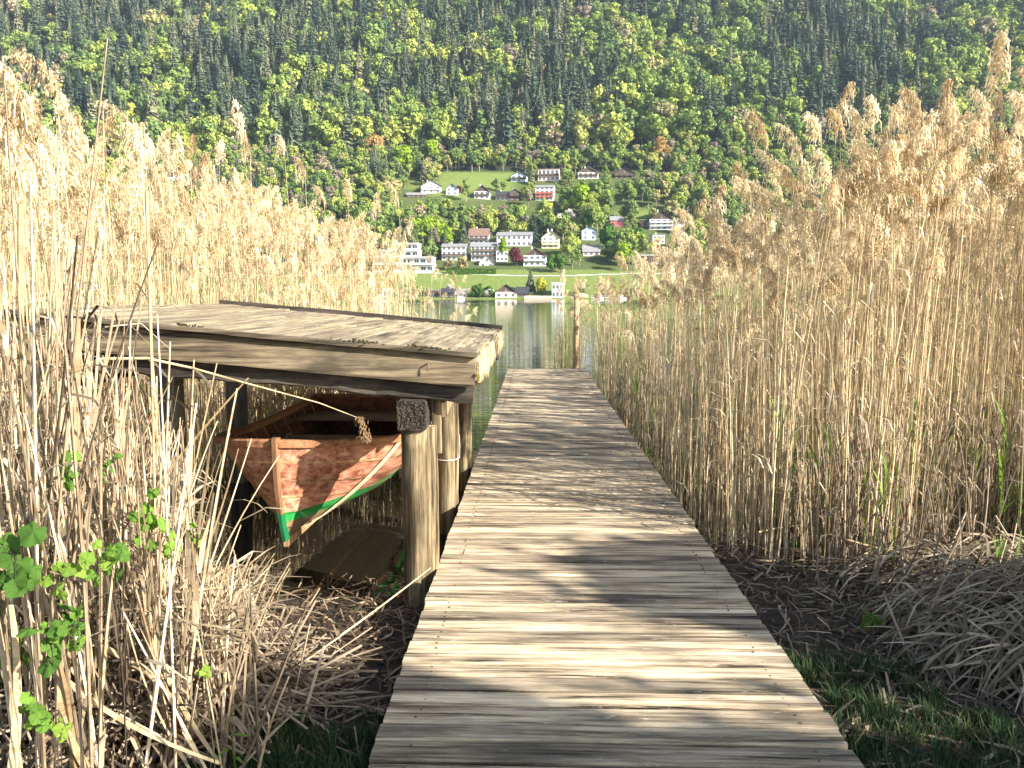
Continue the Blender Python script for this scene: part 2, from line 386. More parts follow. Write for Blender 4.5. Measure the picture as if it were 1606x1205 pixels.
# ------------------------------------------------------------------ boardwalk
DX0, DX1, DZ, DEND = -.569, 1.133, .25, 17.55
bw = empty('boardwalk', (.282, 1.0, 0), label='long straight boardwalk of weathered grey planks leading out to the lake', cat='boardwalk')
d = MB(); y = .9; r2 = random.Random(3)
while y < DEND:
    wd = r2.uniform(.094, .130)
    cx = (DX0 + DX1) / 2 + r2.uniform(-.005, .005); L = DX1 - DX0 + r2.uniform(-.008, .008)
    tilt = r2.gauss(0, .004); roll = r2.gauss(0, .012); n = 10; vs = []; fs = []; tz = r2.gauss(0, .0025)
    for i in range(n + 1):                        # a plank with softly worn, slightly wavy edges
        x = -L / 2 + L * i / n
        e0 = noise.noise(Vector((x * 2.5, y * 9, 1))) * .004; e1 = noise.noise(Vector((x * 2.5, y * 9, 5))) * .004
        bz = noise.noise(Vector((x * 1.3, y * 7, 9))) * .003 + tz
        yy = y + wd / 2 + x * tilt
        pr = [(-wd / 2 + .002 + e0, -.017), (-wd / 2 + e0, .011), (-wd / 2 + .006 + e0, .0165), (0, .018), (wd / 2 - .006 + e1, .0165), (wd / 2 + e1, .011), (wd / 2 - .002 + e1, -.017)]
        for a, b in pr: vs.append((cx + x - .282, yy + a - 1.0, DZ - .018 + b + bz + a * roll))
    m = len(pr)
    for nx in (DX0 + .13, DX1 - .13):
        for ny in (.27, .73):
            if r2.random() < .85: d.tube([(nx - .282 + r2.gauss(0, .006), y + wd * ny - 1 + r2.gauss(0, .005), DZ - .02), (nx - .282 + r2.gauss(0, .006), y + wd * ny - 1 + r2.gauss(0, .003), DZ + .0035)], .0045, 6, 1)
    for i in range(n):
        for j in range(m):
            q = (j + 1) % m; fs.append((i * m + j, i * m + q, (i + 1) * m + q, (i + 1) * m + j))
    fs.append(tuple(range(m))[::-1]); fs.append(tuple(n * m + j for j in range(m)))
    d.add(vs, fs, 0, r2.random()); y += wd + r2.uniform(.007, .014)
d.build('plank_deck', [M['deck'], M['iron']], bw)
for sx in (DX0 + .14, DX1 - .14):
    b = MB(); b.beam((sx - .282, -.1, DZ - .105), (sx - .282, DEND - 1.05, DZ - .105), .10, .135, 30); b.build('stringer', M['greypost'], bw)
for yy in (5.4, 8.4, 11.4, 14.4, 17.2):
    for sx in (DX0 + .16, DX1 - .16):
        b = MB(); b.tube([(sx - .282, yy - 1, -1.2), (sx - .282, yy - 1, DZ - .18)], .065, 10); b.build('support_post', M['greypost'], bw, True)
b = MB(); p = at(903, 560, 17.75)
b.tube([(p.x, 17.75, -1.6), (p.x, 17.75, .8), (p.x + .012, 17.75, 1.86)], [.075, .07, .066], 12, jit=.15)
tag(b.build('mooring_post', M['thwart'], None, True), 'tall grey mooring post standing at the far end of the boardwalk', 'post')

# ------------------------------------------------------------------ boat shelter
RX1, RX0, RY0, RY1, SL = -.335, -3.15, 4.50, 7.95, .0905
zr = lambda x: 1.519 + SL * (RX1 - x)
sh = empty('boat_shelter', (-1.75, 6.2, 0), label='low wooden boat shelter with flat plank roof on round posts', cat='boat shelter')
O = Vector((-1.75, 6.2, 0)); P_ = lambda x, y, z: (x - O.x, y - O.y, z - O.z)
d = MB(); x = RX1; r2 = random.Random(11)
while x > RX0:
    wd = r2.uniform(.085, .115); y = RY0 + .02
    while y < RY1:
        L = min(r2.uniform(.5, 1.5), RY1 - y)
        c = Vector(P_(x - wd / 2, y + L / 2, zr(x - wd / 2) - .014 + r2.gauss(0, .0025)))
        d.box(c, (wd - r2.uniform(.010, .018), L - r2.uniform(.008, .018), .028), Matrix.Rotation(math.atan(SL) + r2.gauss(0, .015), 3, 'Y') @ Matrix.Rotation(r2.gauss(0, .006), 3, 'Z'), 0, None, .002)
        y += L
    x -= wd
d.build('roof_boards', M['roofdeck'], sh)
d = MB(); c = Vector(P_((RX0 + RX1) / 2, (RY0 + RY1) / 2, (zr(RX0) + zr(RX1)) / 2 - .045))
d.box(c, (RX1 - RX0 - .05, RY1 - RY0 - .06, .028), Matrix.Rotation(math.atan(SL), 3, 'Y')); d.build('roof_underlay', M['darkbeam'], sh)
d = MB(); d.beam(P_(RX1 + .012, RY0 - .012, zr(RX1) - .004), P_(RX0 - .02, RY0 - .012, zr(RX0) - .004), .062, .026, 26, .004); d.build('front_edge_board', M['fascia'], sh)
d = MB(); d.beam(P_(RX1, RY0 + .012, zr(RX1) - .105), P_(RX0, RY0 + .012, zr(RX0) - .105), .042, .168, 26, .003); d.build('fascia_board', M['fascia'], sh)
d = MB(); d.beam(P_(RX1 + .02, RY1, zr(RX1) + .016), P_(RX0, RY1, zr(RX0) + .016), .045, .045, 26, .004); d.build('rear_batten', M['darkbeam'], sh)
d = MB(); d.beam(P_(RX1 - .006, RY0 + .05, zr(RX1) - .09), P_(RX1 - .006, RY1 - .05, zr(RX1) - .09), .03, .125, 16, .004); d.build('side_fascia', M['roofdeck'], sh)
# moss, roots and cobweb-like fringe hanging along the side edge, with a yellow lichen patch
fr = MB()
for i in range(520):
    y = r2.uniform(RY0 + .02, RY1 - .03); L = r2.uniform(.03, .12) * (1.4 if r2.random() < .1 else 1); z0 = zr(RX1) - r2.uniform(.0, .08)
    a = Vector(P_(RX1 + .012 + r2.uniform(0, .012), y, z0)); b_ = a + Vector((r2.uniform(0, .012), r2.gauss(0, .02), -L))
    fr.tube([a, (a + b_) / 2 + Vector((.008, r2.gauss(0, .008), 0)), b_], [.0035, .003, .001], 3)
fr.build('root_fringe', M['plume'], sh)
li = MB()
for i in range(110):
    y = r2.gauss(RY0 + .30, .10); z = zr(RX1) - .13 + r2.gauss(0, .028)
    li.box(P_(RX1 + .014, y, z), (.012, r2.uniform(.012, .03), r2.uniform(.012, .03)), Matrix.Rotation(r2.uniform(0, 6), 3, 'X'), 0, None, .004)
li.build('lichen_patch', M['lichen'], sh)
for cxm, n_ in ((-.62, 60), (-.98, 45), (-2.0, 30)):
    ms = MB()
    for i in range(n_):
        x = r2.gauss(cxm, .055); y = r2.gauss(RY0 + .0, .022)
        ms.box(P_(x, y, zr(x) + .012 + r2.uniform(-.004, .008)), (r2.uniform(.006, .014),) * 2 + (r2.uniform(.004, .010),), Matrix.Rotation(r2.uniform(0, 3), 3, 'Z'), 0, None, .004)
    ms.build('moss_tuft', M['moss'], sh)
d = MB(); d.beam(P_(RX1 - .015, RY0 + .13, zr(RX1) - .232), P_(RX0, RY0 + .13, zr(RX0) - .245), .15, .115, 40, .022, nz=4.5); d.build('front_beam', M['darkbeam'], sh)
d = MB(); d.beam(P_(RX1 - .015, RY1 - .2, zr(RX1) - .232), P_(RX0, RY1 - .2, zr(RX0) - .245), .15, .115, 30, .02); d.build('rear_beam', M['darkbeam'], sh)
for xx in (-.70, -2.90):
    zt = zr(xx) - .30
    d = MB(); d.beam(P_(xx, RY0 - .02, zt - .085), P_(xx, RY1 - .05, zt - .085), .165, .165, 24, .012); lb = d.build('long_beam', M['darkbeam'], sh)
    e = MB()                                       # frayed end grain
    for i in range(220):
        a = Vector(P_(xx + r2.uniform(-.08, .08), RY0 - .022, zt - .085 + r2.uniform(-.08, .08)))
        q = a + Vector((r2.gauss(0, .008), -r2.uniform(.002, .007), r2.gauss(0, .012)))
        e.tube([a, q], [.004, .0012], 3)
    e.build('end_grain', M['beamend'], lb)
def post(x, y, z1, r=.098, mt='post', lean=0):
    d = MB(); n = 14
    d.tube([P_(x - lean * (1 - i / n), y, -.7 + (z1 + .7) * i / n) for i in range(n + 1)], [r * (1 + .05 * noise.noise(Vector((i * .7, x, y)))) for i in range(n + 1)], 20, jit=.10)
    return d.build('post', M[mt], sh, True)
post(-.672, 4.60, zr(-.7) - .46, .106); post(-.672, 6.1, zr(-.7) - .46, .088); post(-.672, 7.5, zr(-.7) - .46, .085)
post(-2.9, 4.75, zr(-2.9) - .46); post(-2.93, 6.3, zr(-2.9) - .46, .10, 'greypost'); post(-2.95, 7.78, zr(-2.9) - .46, .10, 'greypost')
d = MB(); d.beam(P_(-.572, 4.66, .92), P_(-.575, 4.66, zr(-.57) - .28), .055, .05, 8, .004); d.build('side_brace', M['post'], sh)
d = MB(); d.beam(P_(-.575, 5.0, zr(-.5) - .40), P_(-.585, 6.05, zr(-.5) - .32), .05, .10, 8, .004); d.build('side_brace', M['post'], sh)
# iron staple driven into the fascia
sp = at(671, 576, RY0 - .012); d = MB()
d.tube([sp + Vector((0, .01, .020)), sp + Vector((0, -.022, .020)), sp + Vector((0.002, -.026, .014)), sp + Vector((.002, -.026, -.022))], .0045, 6)
for i, v in enumerate(d.v): d.v[i] = tuple(Vector(v) - O)
d.build('iron_staple', M['iron'], sh)
# wire loop round the second post
d = MB(); d.tube([(-.672 + .094 * math.cos(t), 6.1 + .094 * math.sin(t), .60 + .01 * math.sin(t)) for t in np.linspace(0, 2 * math.pi, 22)], .0045, 5)
d.tube([(-.578, 6.1, .6), (-.573, 6.08, .68), (-.578, 6.09, .78)], .003, 5)
tag(d.build('wire_loop', M['wire']), 'thin pale wire tied round the middle post beside the boardwalk', 'wire')
# blue float beside a rear post
p = at(273, 735, 6.12); fl = MB(); pr = [(.02, .23), (.03, .21), (.066, .18), (.078, .12), (.08, 0), (.078, -.12), (.066, -.18), (.03, -.21), (.02, -.23)]
fl.tube([(0, 0, z) for r, z in pr], [r for r, z in pr], 16)
fo = empty('boat_fender', p, label='dark blue plastic fender hanging at a shelter post behind the reeds', cat='fender')
fl.build('body', M['blueplastic'], fo, True)
e = MB(); e.tube([(0, 0, .23), (0.01, -.01, .5), (.03, 0, .72)], .006, 5); e.build('rope', M['wire'], fo)

# ------------------------------------------------------------------ rowing boat
BL = 2.62; BO = Vector((-1.60, 4.83, 0))
boat = empty('rowing_boat', BO, label='varnished wooden rowing boat with green bottom slung under the shelter', cat='boat')
BROT = -.035
boat.rotation_euler = (0, 0, BROT)
def sheer_b(t): return .67 * (1 - (1 - min(t / .44, 1)) ** 2.6) ** .52 - .09 * max(0, (t - .46) / .54) ** 2
def sheer_z(t): return .945 - .10 * math.sin(math.pi * min(1, t * .95)) ** 1.0 + .0 * t - .03 * t
def keel_z(t): return .285 + .02 * t + .09 * max(0, t - .55) ** 1.3
def hp(t, u, inset=0):            # local: +x = right of picture, +y away from the camera
    b, zs, zk = sheer_b(t), sheer_z(t), keel_z(t)
    k = min(1, t / .5); pe = 1.0 - .42 * k; ze = 1.0 + .75 * k
    x = b * u ** pe; z = zk + (zs - zk) * u ** ze
    y = BL * t + .13 * (1 - u) ** 2.2 * (1 - t)
    return Vector((max(0, x - inset), y, z + inset * .3))
NT_, NS = 30, 7
us = [0, .14, .30, .46, .62, .80, 1.0]
tl = [(i / NT_) ** 1.25 for i in range(NT_ + 1)]
hb = MB()
for side in (1, -1):
    for s in range(len(us) - 1):
        sub = 4; vs = []; fs = []
        for i, t in enumerate(tl):
            for j in range(sub + 1):
                u = us[s] + (us[s + 1] - us[s]) * j / sub
                e = .009 * (1 - j / sub) if s else 0      # each strake laps over the one below
                p = hp(t, u); p.x = (p.x + e) * side if t > 0 else e * side
                vs.append(tuple(p))
        n = sub + 1
        for i in range(NT_):
            for j in range(sub):
                f = (i * n + j, (i + 1) * n + j, (i + 1) * n + j + 1, i * n + j + 1)
                fs.append(f if side > 0 else f[::-1])
        hb.add(vs, fs, 0, rng.random())
for s in range(1, len(us) - 1):              # worn pale lower edge of every strake
    for side in (1, -1):
        vs = []; n = len(tl)
        for t in tl:
            p, q = hp(t, us[s] - .004), hp(t, us[s] + .020)
            for c_, e in ((p, .0105), (q, .0125)): vs.append(((c_.x + e) * side, c_.y - .001, c_.z))
        fs = [(2 * i, 2 * i + 2, 2 * i + 3, 2 * i + 1) for i in range(n - 1)]
        hb.add(vs, fs if side > 0 else [f[::-1] for f in fs], 1 if s > 2 else 0, rng.random())
hb.build('hull', [M['hull'], M['lap']], boat)
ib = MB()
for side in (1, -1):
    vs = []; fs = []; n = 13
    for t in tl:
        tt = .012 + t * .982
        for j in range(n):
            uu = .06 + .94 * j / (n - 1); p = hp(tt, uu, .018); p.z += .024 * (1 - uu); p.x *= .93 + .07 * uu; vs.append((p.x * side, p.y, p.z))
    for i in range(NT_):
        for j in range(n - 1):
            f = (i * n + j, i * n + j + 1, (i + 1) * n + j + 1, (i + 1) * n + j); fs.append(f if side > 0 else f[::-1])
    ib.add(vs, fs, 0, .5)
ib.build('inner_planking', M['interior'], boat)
gw = MB()
for side in (1, -1):
    pts = [hp(t, 1.0) for t in tl]; pts = [Vector((p.x * side, p.y, p.z)) for p in pts]
    vs = []; fs = []
    prof = [(-.040, -.030), (-.040, .010), (-.030, .016), (.012, .016), (.020, .008), (.020, -.030)]
    m = len(prof)
    for i, p in enumerate(pts):
        dv = pts[min(i + 1, NT_)] - pts[max(0, i - 1)]; dv.z = 0; dv.normalize(); out = Vector((dv.y, -dv.x, 0)) * side
        if i == 0: out = Vector((side * .35, -1, 0)).normalized()
        for a, z in prof: vs.append(tuple(p + out * a + Vector((0, 0, z))))
    for i in range(NT_):
        for j in range(m):
            q = (j + 1) % m; f = (i * m + j, (i + 1) * m + j, (i + 1) * m + q, i * m + q); fs.append(f if side < 0 else f[::-1])
    fs.append(tuple(NT_ * m + j for j in range(m)))
    gw.add(vs, fs, 0, .6)
gw.build('gunwale', M['rail'], boat)
st = MB(); pts = [hp(0, u) + Vector((0, -.010, 0)) for u in np.linspace(0, 1, 14)]; pts[-1].z += .03
for i in range(13):
    pass
vs = []; fs = []
for i, p in enumerate(pts):
    wv = .017 + .004 * i / 13
    for a, b_ in ((-wv * .62, -.028), (wv * .62, -.028), (wv * 1.15, .03), (-wv * 1.15, .03)): vs.append((a, p.y + b_, p.z))
for i in range(13):
    for j in range(4):
        q = (j + 1) % 4; fs.append((i * 4 + j, i * 4 + q, (i + 1) * 4 + q, (i + 1) * 4 + j))
fs += [(0, 3, 2, 1), (52, 53, 54, 55)]; st.add(vs, fs, 0, .6)
k = NT('stem_paint'); sxx = k.n('SeparateXYZ'); k.t.links.new(k.coord(), sxx.inputs[0]); g = k.noise(k.mapv(k.coord(), (30, 30, 3)), 1, 6, .7)
c = k.ramp(g, [(.35, (.09, .045, .022)), (.5, (.19, .10, .05)), (.65, (.30, .18, .09))])
gg = k.ramp(g, [(.3, (.006, .075, .03)), (.6, (.012, .16, .055))])
k.col(k.mix(k.math('LESS_THAN', sxx.outputs[2], .478), c, gg), .5, .35); M['stempaint'] = k.m
st.build('stem', M['stempaint'], boat)
kb = MB(); pts = [Vector((0, BL * t + .13 * (1 - t), keel_z(t) - .022)) for t in np.linspace(0, 1, 16)]
for i in range(15): kb.beam(pts[i], pts[i + 1], .034, .05, 1, 0)
kb.build('keel', M['stem'], boat)
tb = MB(); prof = [hp(1, u) for u in np.linspace(0, 1, 12)]
ring = [(p.x, p.y, p.z) for p in prof] + [(-p.x, p.y, p.z) for p in prof[::-1][:-1]]
nn = len(ring); tb.add(ring + [(x, y - .025, z) for x, y, z in ring], [tuple(range(nn)), tuple(range(nn, 2 * nn))[::-1]] + [(i, (i + 1) % nn, nn + (i + 1) % nn, nn + i) for i in range(nn)], 0, .5)
tr = tb.build('transom', M['interior'], boat)
tc = MB(); p = hp(1, 1); tc.beam((-p.x, p.y - .01, p.z + .012), (p.x, p.y - .01, p.z + .012), .05, .03, 6, .001); tc.build('transom_cap', M['rail'], tr)
def seat(t0, t1, drop):
    s_ = MB(); z = sheer_z((t0 + t1) / 2) - drop
    vs = []; n = 6
    for i in range(n + 1):
        t = t0 + (t1 - t0) * i / n
        u = .86; q = sheer_b(t) * .93
        vs += [(-q, BL * t, z), (q, BL * t, z), (-q, BL * t, z - .024), (q, BL * t, z - .024)]
    fs = [(0, 1, 3, 2), (4 * n, 4 * n + 2, 4 * n + 3, 4 * n + 1)]
    for i in range(n):
        a, b_ = 4 * i, 4 * i + 4; fs += [(a, b_, b_ + 1, a + 1), (a + 2, a + 3, b_ + 3, b_ + 2), (a, a + 2, b_ + 2, b_), (a + 1, b_ + 1, b_ + 3, a + 3)]
    s_.add(vs, fs, 0, .6); return s_.build('thwart', M['thwart'], boat)
seat(.36, .60, .115); seat(.80, .985, .10)
s_ = MB()                                           # curved breasthook panel that closes the bow locker
vs = []; n = 12
for i in range(n + 1):
    q = -1 + 2 * i / n; t = .22; pt = hp(t, .80 - .15 * (1 - q * q), .03); pl_ = hp(t, .30, .03)
    vs += [(q * pt.x, BL * t + .10 * (1 - q * q), pt.z), (q * pl_.x, BL * t + .10 * (1 - q * q), pl_.z)]
s_.add(vs, [(2 * i, 2 * i + 1, 2 * i + 3, 2 * i + 2) for i in range(n)], 0, .4); s_.build('bow_bulkhead', M['interior'], boat)
fb = MB()
for q in (-.27, -.16, -.05, .06, .17, .28): fb.box((q, BL * .64, .435), (.095, BL * .52, .016))
fb.build('floor_boards', M['interior'], boat)
for t in (.26, .33, .40, .47, .55, .63, .71, .79, .87, .94):
    for side in (1, -1):
        rb = MB(); pts = [hp(t, u, .022) for u in np.linspace(.25, .99, 9)]
        rb.tube([(p.x * side, p.y, p.z) for p in pts], .011, 4); rb.build('rib', M['rail'], boat)
for side in (1, -1):
    rs = MB(); pts = [hp(t, .74, .034) for t in np.linspace(.24, .97, 14)]
    rs.tube([(p.x * side, p.y, p.z) for p in pts], .014, 4); rs.build('seat_riser', M['rail'], boat)
q = MB(); p = hp(.16, 1); q.tube([(p.x * -.1, p.y - .12, p.z - .01), (p.x * -.1 + .02, p.y - .1, p.z + .045), (p.x * -.1 + .05, p.y - .1, p.z + .05)], .01, 6); q.build('cleat', M['iron'], boat)

# two slings of webbing that carry the boat
def sling(t, label, w_=.055, top_r=None, slack=0):
    s_ = MB(); pts = []; sds = []
    for u in list(np.linspace(1, 0, 12)): tt = t - slack * (1 - u); p = hp(tt, u); pts.append(Vector((p.x + .016, p.y - .004, p.z - .008))); sds.append((hp(tt + .03, u) - hp(tt - .03, u)).normalized())
    for u in list(np.linspace(0, 1, 12))[1:]: tt = t - slack * (1 - u); p = hp(tt, u); pts.append(Vector((-p.x - .016, p.y - .004, p.z - .008))); q = (hp(tt + .03, u) - hp(tt - .03, u)).normalized(); q.x *= -1; sds.append(q)
    M_ = Matrix.Translation(BO) @ Matrix.Rotation(BROT, 4, 'Z'); pts = [M_ @ p for p in pts]
    zt = zr(-.7) - .30
    pts = [Vector((-.79, pts[0].y + .12, zt - .02)), Vector((-.83, pts[0].y + .10, zt - .12))] + pts + [Vector((-2.80, pts[-1].y + .1, zr(-2.8) - .45))]
    vs = []
    fs = []
    for i, p in enumerate(pts):
        dv = (pts[min(i + 1, len(pts) - 1)] - pts[max(0, i - 1)]).normalized(); sd = sds[min(max(0, i - 2), len(sds) - 1)]; sd = (sd - dv * sd.dot(dv)).normalized(); nn_ = dv.cross(sd) * .003
        for a in (-1, 1):
            for b_ in (-1, 1): vs.append(tuple(p + sd * (a * w_ / 2) + nn_ * b_))
    for i in range(len(pts) - 1):
        a = 4 * i; b_ = a + 4; fs += [(a, a + 1, b_ + 1, b_), (a + 2, b_ + 2, b_ + 3, a + 3), (a, b_, b_ + 2, a + 2), (a + 1, a + 3, b_ + 3, b_ + 1)]
    s_.add(vs, fs, 0, .5); return tag(s_.build('boat_sling', M['strap']), label, 'strap')
sling(.27, 'cream webbing strap round the bow half of the hanging rowing boat', .062, slack=.13)
sling(.90, 'webbing strap under the stern of the hanging rowing boat')

# ------------------------------------------------------------------ village on the far shore
HOUSES = []          # screen boxes used only to keep trees from standing right in front of facades
def one_window(parent, x, z, w_, h_, y, mt='pane', yaw=0, loc=None):
    o = bpy.data.objects.new('window', WIN[mt]); link(o, parent); o.location = (x, y, z); o.scale = (w_, 1, h_); return o
WIN = {}
for mt in ('pane',):
    b = MB(); b.box((0, 0, 0), (1, .10, 1), None, 0); b.box((0, -.03, 0), (.06, .1, 1.0), None, 1); b.box((0, -.02, -.53), (1.15, .22, .07), None, 1)
    WIN[mt] = b.mesh('window', [M['pane'], M['balcw']])
def house(px0, px1, pt, pb, label, name='house', wall='white', roof='rdark', kind='gable', rows=2, cols=3, bal=None, balrows=(1,), eave=.62, cat='house', chim=1, yaw=None, depth=None, ground=None, gablemat=None, up=0, group=None):
    c = hit((px0 + px1) / 2, pb) if ground is None else at((px0 + px1) / 2, pb, ground)
    s = c.y / FPX; W = (px1 - px0) * s * .95; H = (pb - pt) * s; hw = H * (eave if kind != 'flat' else .93); D = depth or max(7, W * .75)
    yaw = rng.uniform(-.12, .12) if yaw is None else yaw
    root = empty(name, (c.x, c.y, c.z), yaw, label=label, cat=cat, group=group)
    HOUSES.append((px0, px1, pt, pb, c.y))
    wb = MB(); mats = [M[wall], M[gablemat or wall]]
    wb.box((0, D / 2, hw / 2 - 2.5), (W, D, hw + 5), None, 0)
    ov = .55
    if kind == 'gable':
        e = W * .5; wb.add([(-e, 0, hw), (e, 0, hw), (0, 0, H - .25), (-e, D, hw), (e, D, hw), (0, D, H - .25)], [(0, 1, 2), (3, 5, 4)], 1)
    elif kind == 'side':
        e = D * .5; wb.add([(-W / 2, 0, hw), (-W / 2, D, hw), (-W / 2, e, H - .25), (W / 2, 0, hw), (W / 2, D, hw), (W / 2, e, H - .25)], [(0, 2, 1), (3, 4, 5)], 0)
    wb.build('wall', mats, root)
    rb = MB()
    if kind == 'gable':
        for sg in (-1, 1):
            a = Vector((sg * (W / 2 + ov), 0, hw - ov * (H - hw) / (W / 2))); t = Vector((0, 0, H))
            vs = [(a.x, -ov - .3, a.z), (a.x, D + ov, a.z), (t.x, D + ov, t.z), (t.x, -ov - .3, t.z)]
            rb.add(vs + [(x, y, z - .28) for x, y, z in vs], [(0, 1, 2, 3), (7, 6, 5, 4), (0, 4, 5, 1), (1, 5, 6, 2), (2, 6, 7, 3), (3, 7, 4, 0)])
    elif kind == 'side':
        for sg in (-1, 1):
            y0 = D / 2 - sg * (D / 2 + ov); z0 = hw - ov * (H - hw) / (D / 2)
            vs = [(-W / 2 - ov, y0, z0), (W / 2 + ov, y0, z0), (W / 2 + ov, D / 2, H), (-W / 2 - ov, D / 2, H)]
            rb.add(vs + [(x, y, z - .28) for x, y, z in vs], [(0, 1, 2, 3), (7, 6, 5, 4), (0, 4, 5, 1), (1, 5, 6, 2), (2, 6, 7, 3), (3, 7, 4, 0)])
    else:
        rb.box((0, D / 2, hw + .2), (W + .7, D + .7, .4))
    ro = rb.build('roof', M[roof], root)
    for i in range(chim):
        cb = MB(); cx = W * (-.14 + .22 * i); cb.box((cx, D * .55, H + .1), (.8, .8, 2.0)); cb.box((cx, D * .55, H + 1.15), (1.05, 1.05, .14)); cb.build('chimney', M['white' if wall in ('cream', 'white') else 'rgrey'], ro)
    fh = hw / rows
    for r_ in range(rows):
        for q in range(cols):
            x = -W / 2 + W * (q + .5) / cols; ww = min(W / cols * .55, 2.2 if (r_ in balrows and bal) else 1.5)
            one_window(root, x, fh * (r_ + .52), ww, fh * (.62 if (r_ in balrows and bal) else .48), -.02)
    if kind == 'gable' and H - hw > 2.4: one_window(root, 0, hw + (H - hw) * .30, min(1.6, W * .16), (H - hw) * .34, -.02)
    if bal:
        for r_ in balrows:
            b = MB(); z = fh * r_ + .05; wd = W * .92
            b.box((0, -.75, z), (wd, 1.5, .2)); b.box((0, -1.47, z + .62), (wd, .07, .85)); b.box((-wd / 2 + .04, -.75, z + .62), (.07, 1.4, .85)); b.box((wd / 2 - .04, -.75, z + .62), (.07, 1.4, .85))
            b.build('balcony', M[bal], root)
    return root
house(660, 693, 284, 304, 'white gabled house with dark roof at the left end of the upper meadow', bal='balcw', cols=3, eave=.6, yaw=.25)
house(637, 668, 301, 310, 'long low grey-roofed shed beside the white gabled house on the upper slope', 'shed', 'brownw', 'rgrey', 'side', 1, 4, eave=.5, cat='shed', chim=0)
house(699, 719, 289, 306, 'small dark-roofed white house beside the red bush on the upper slope', bal=None, cols=2, wall='bluew')
house(743, 769, 291, 313, 'white house with broad brown gable roof below the upper meadow', roof='rbrown', gablemat='brownw', bal='balc', cols=3, eave=.56)
house(777, 799, 300, 315, 'dark timber house with white ground floor right of the brown gabled house', wall='white', gablemat='brownw', bal='balc', cols=3, kind='side', eave=.6)
house(798, 817, 297, 315, 'darkest timber house with dark balconies below the upper meadow', wall='brownw', bal='balc', cols=2, kind='gable', eave=.7)
house(801, 827, 270, 286, 'pale blue gabled house with dark base high on the slope', wall='bluew', roof='rdark', cols=3, rows=2, eave=.62, bal='balc')
house(843, 877, 265, 285, 'rose house with flat brown roof and wide terraces high on the slope', wall='pinkw', roof='rbrown', kind='flat', cols=5, bal='balc')
house(839, 869, 290, 315, 'white apartment block of four storeys with red balconies', 'apartment_block', roof='rgrey', kind='side', rows=4, cols=4, bal='balcred', balrows=(1, 2), eave=.84, cat='apartment block', chim=0)
house(906, 939, 262, 281, 'white chalet with grey gable roof high on the slope', wall='white', gablemat='brownw', roof='rgrey', cols=4, eave=.52, bal='balc')
house(962, 996, 264, 280, 'dark brown chalet with broad roof, highest house at the right', wall='brownw', roof='rdark', cols=4, eave=.5, bal='balc')
house(957, 978, 339, 356, 'house with red upper wall and grey roof beside the right meadow', wall='redw', roof='rgrey', cols=2, eave=.64, kind='side')
house(1018, 1057, 331, 361, 'large white house with dark steep gable roof and white balconies at the right meadow', wall='white', gablemat='brownw', bal='balcw', rows=3, cols=4, balrows=(1, 2), eave=.55)
house(1003, 1021, 345, 358, 'small dark flat shed left of the large dark gabled house', 'shed', 'brownw', 'rgrey', 'flat', 1, 2, cat='shed', chim=0)
house(1058, 1074, 345, 368, 'narrow house with white upper floor behind the reed tops', wall='white', roof='rdark', kind='side', rows=3, cols=2, eave=.8, bal='balc')
house(912, 936, 356, 377, 'pale blue house with low gable roof above the grey-roofed hut', wall='bluew', roof='rdark', cols=2, eave=.74, gablemat='bluew')
house(914, 941, 384, 402, 'low hut with wide light grey roof at the foot of the slope', 'hut', 'pinkw', 'rgrey', 'side', 1, 3, eave=.45, cat='hut')
house(1023, 1043, 368, 383, 'small white house with flat roof below the large dark gabled house', wall='white', roof='rgrey', kind='flat', cols=3)
house(1006, 1036, 400, 418, 'low dark garage with light roof at the lakeside road', 'garage', 'brownw', 'balcw', 'flat', 1, 3, cat='garage', chim=0)
house(1163, 1182, 349, 371, 'white house half hidden behind the right reed plumes', wall='white', roof='rdark', rows=3, cols=3, kind='side', eave=.8, bal='balcw')
house(735, 767, 358, 383, 'white hotel wing with brown tiled roof standing above the two grey-roofed wings', 'hotel_wing', roof='rbrown', kind='side', rows=2, cols=4, eave=.56, bal='balc', balrows=(0, 1), cat='hotel')
house(692, 732, 382, 409, 'white hotel wing with grey roof and tall dark windows at the left', 'hotel_wing', roof='rgrey', kind='side', rows=3, cols=5, eave=.82, bal='balc', balrows=(1,), cat='hotel', chim=1)
house(738, 780, 380, 410, 'white hotel wing with grey roof and dark wooden balconies in the middle', 'hotel_wing', roof='rgrey', kind='side', rows=3, cols=6, eave=.78, bal='balc', balrows=(1, 2), cat='hotel', chim=0)
house(778, 797, 393, 411, 'low flat white annex at the right end of the hotel', 'annex', roof='rgrey', kind='flat', rows=2, cols=3, cat='annex', chim=0)
house(751, 776, 400, 425, 'small white house with steep brown roof in front of the hotel', roof='rbrown', rows=2, cols=2, eave=.5, chim=0, ground=508)
house(778, 835, 363, 387, 'long white house with light grey roof and blue terrace beside the yellow house', roof='rgrey', kind='side', rows=2, cols=7, eave=.74, yaw=-.05)
house(849, 878, 362, 390, 'yellow gabled house with two chimneys and three storeys', wall='cream', roof='rgrey', rows=3, cols=3, eave=.62, chim=2, bal='cream', balrows=(1,))
house(820, 858, 389, 418, 'white house with brown hipped gable and glazed balcony right of the red tree', roof='rbrown', gablemat='brownw', rows=2, cols=4, eave=.58, bal='balcw')
house(261, 279, 270, 283, 'small white house with dark roof seen through the left reed plumes', roof='rdark', kind='side', cols=3, eave=.6)
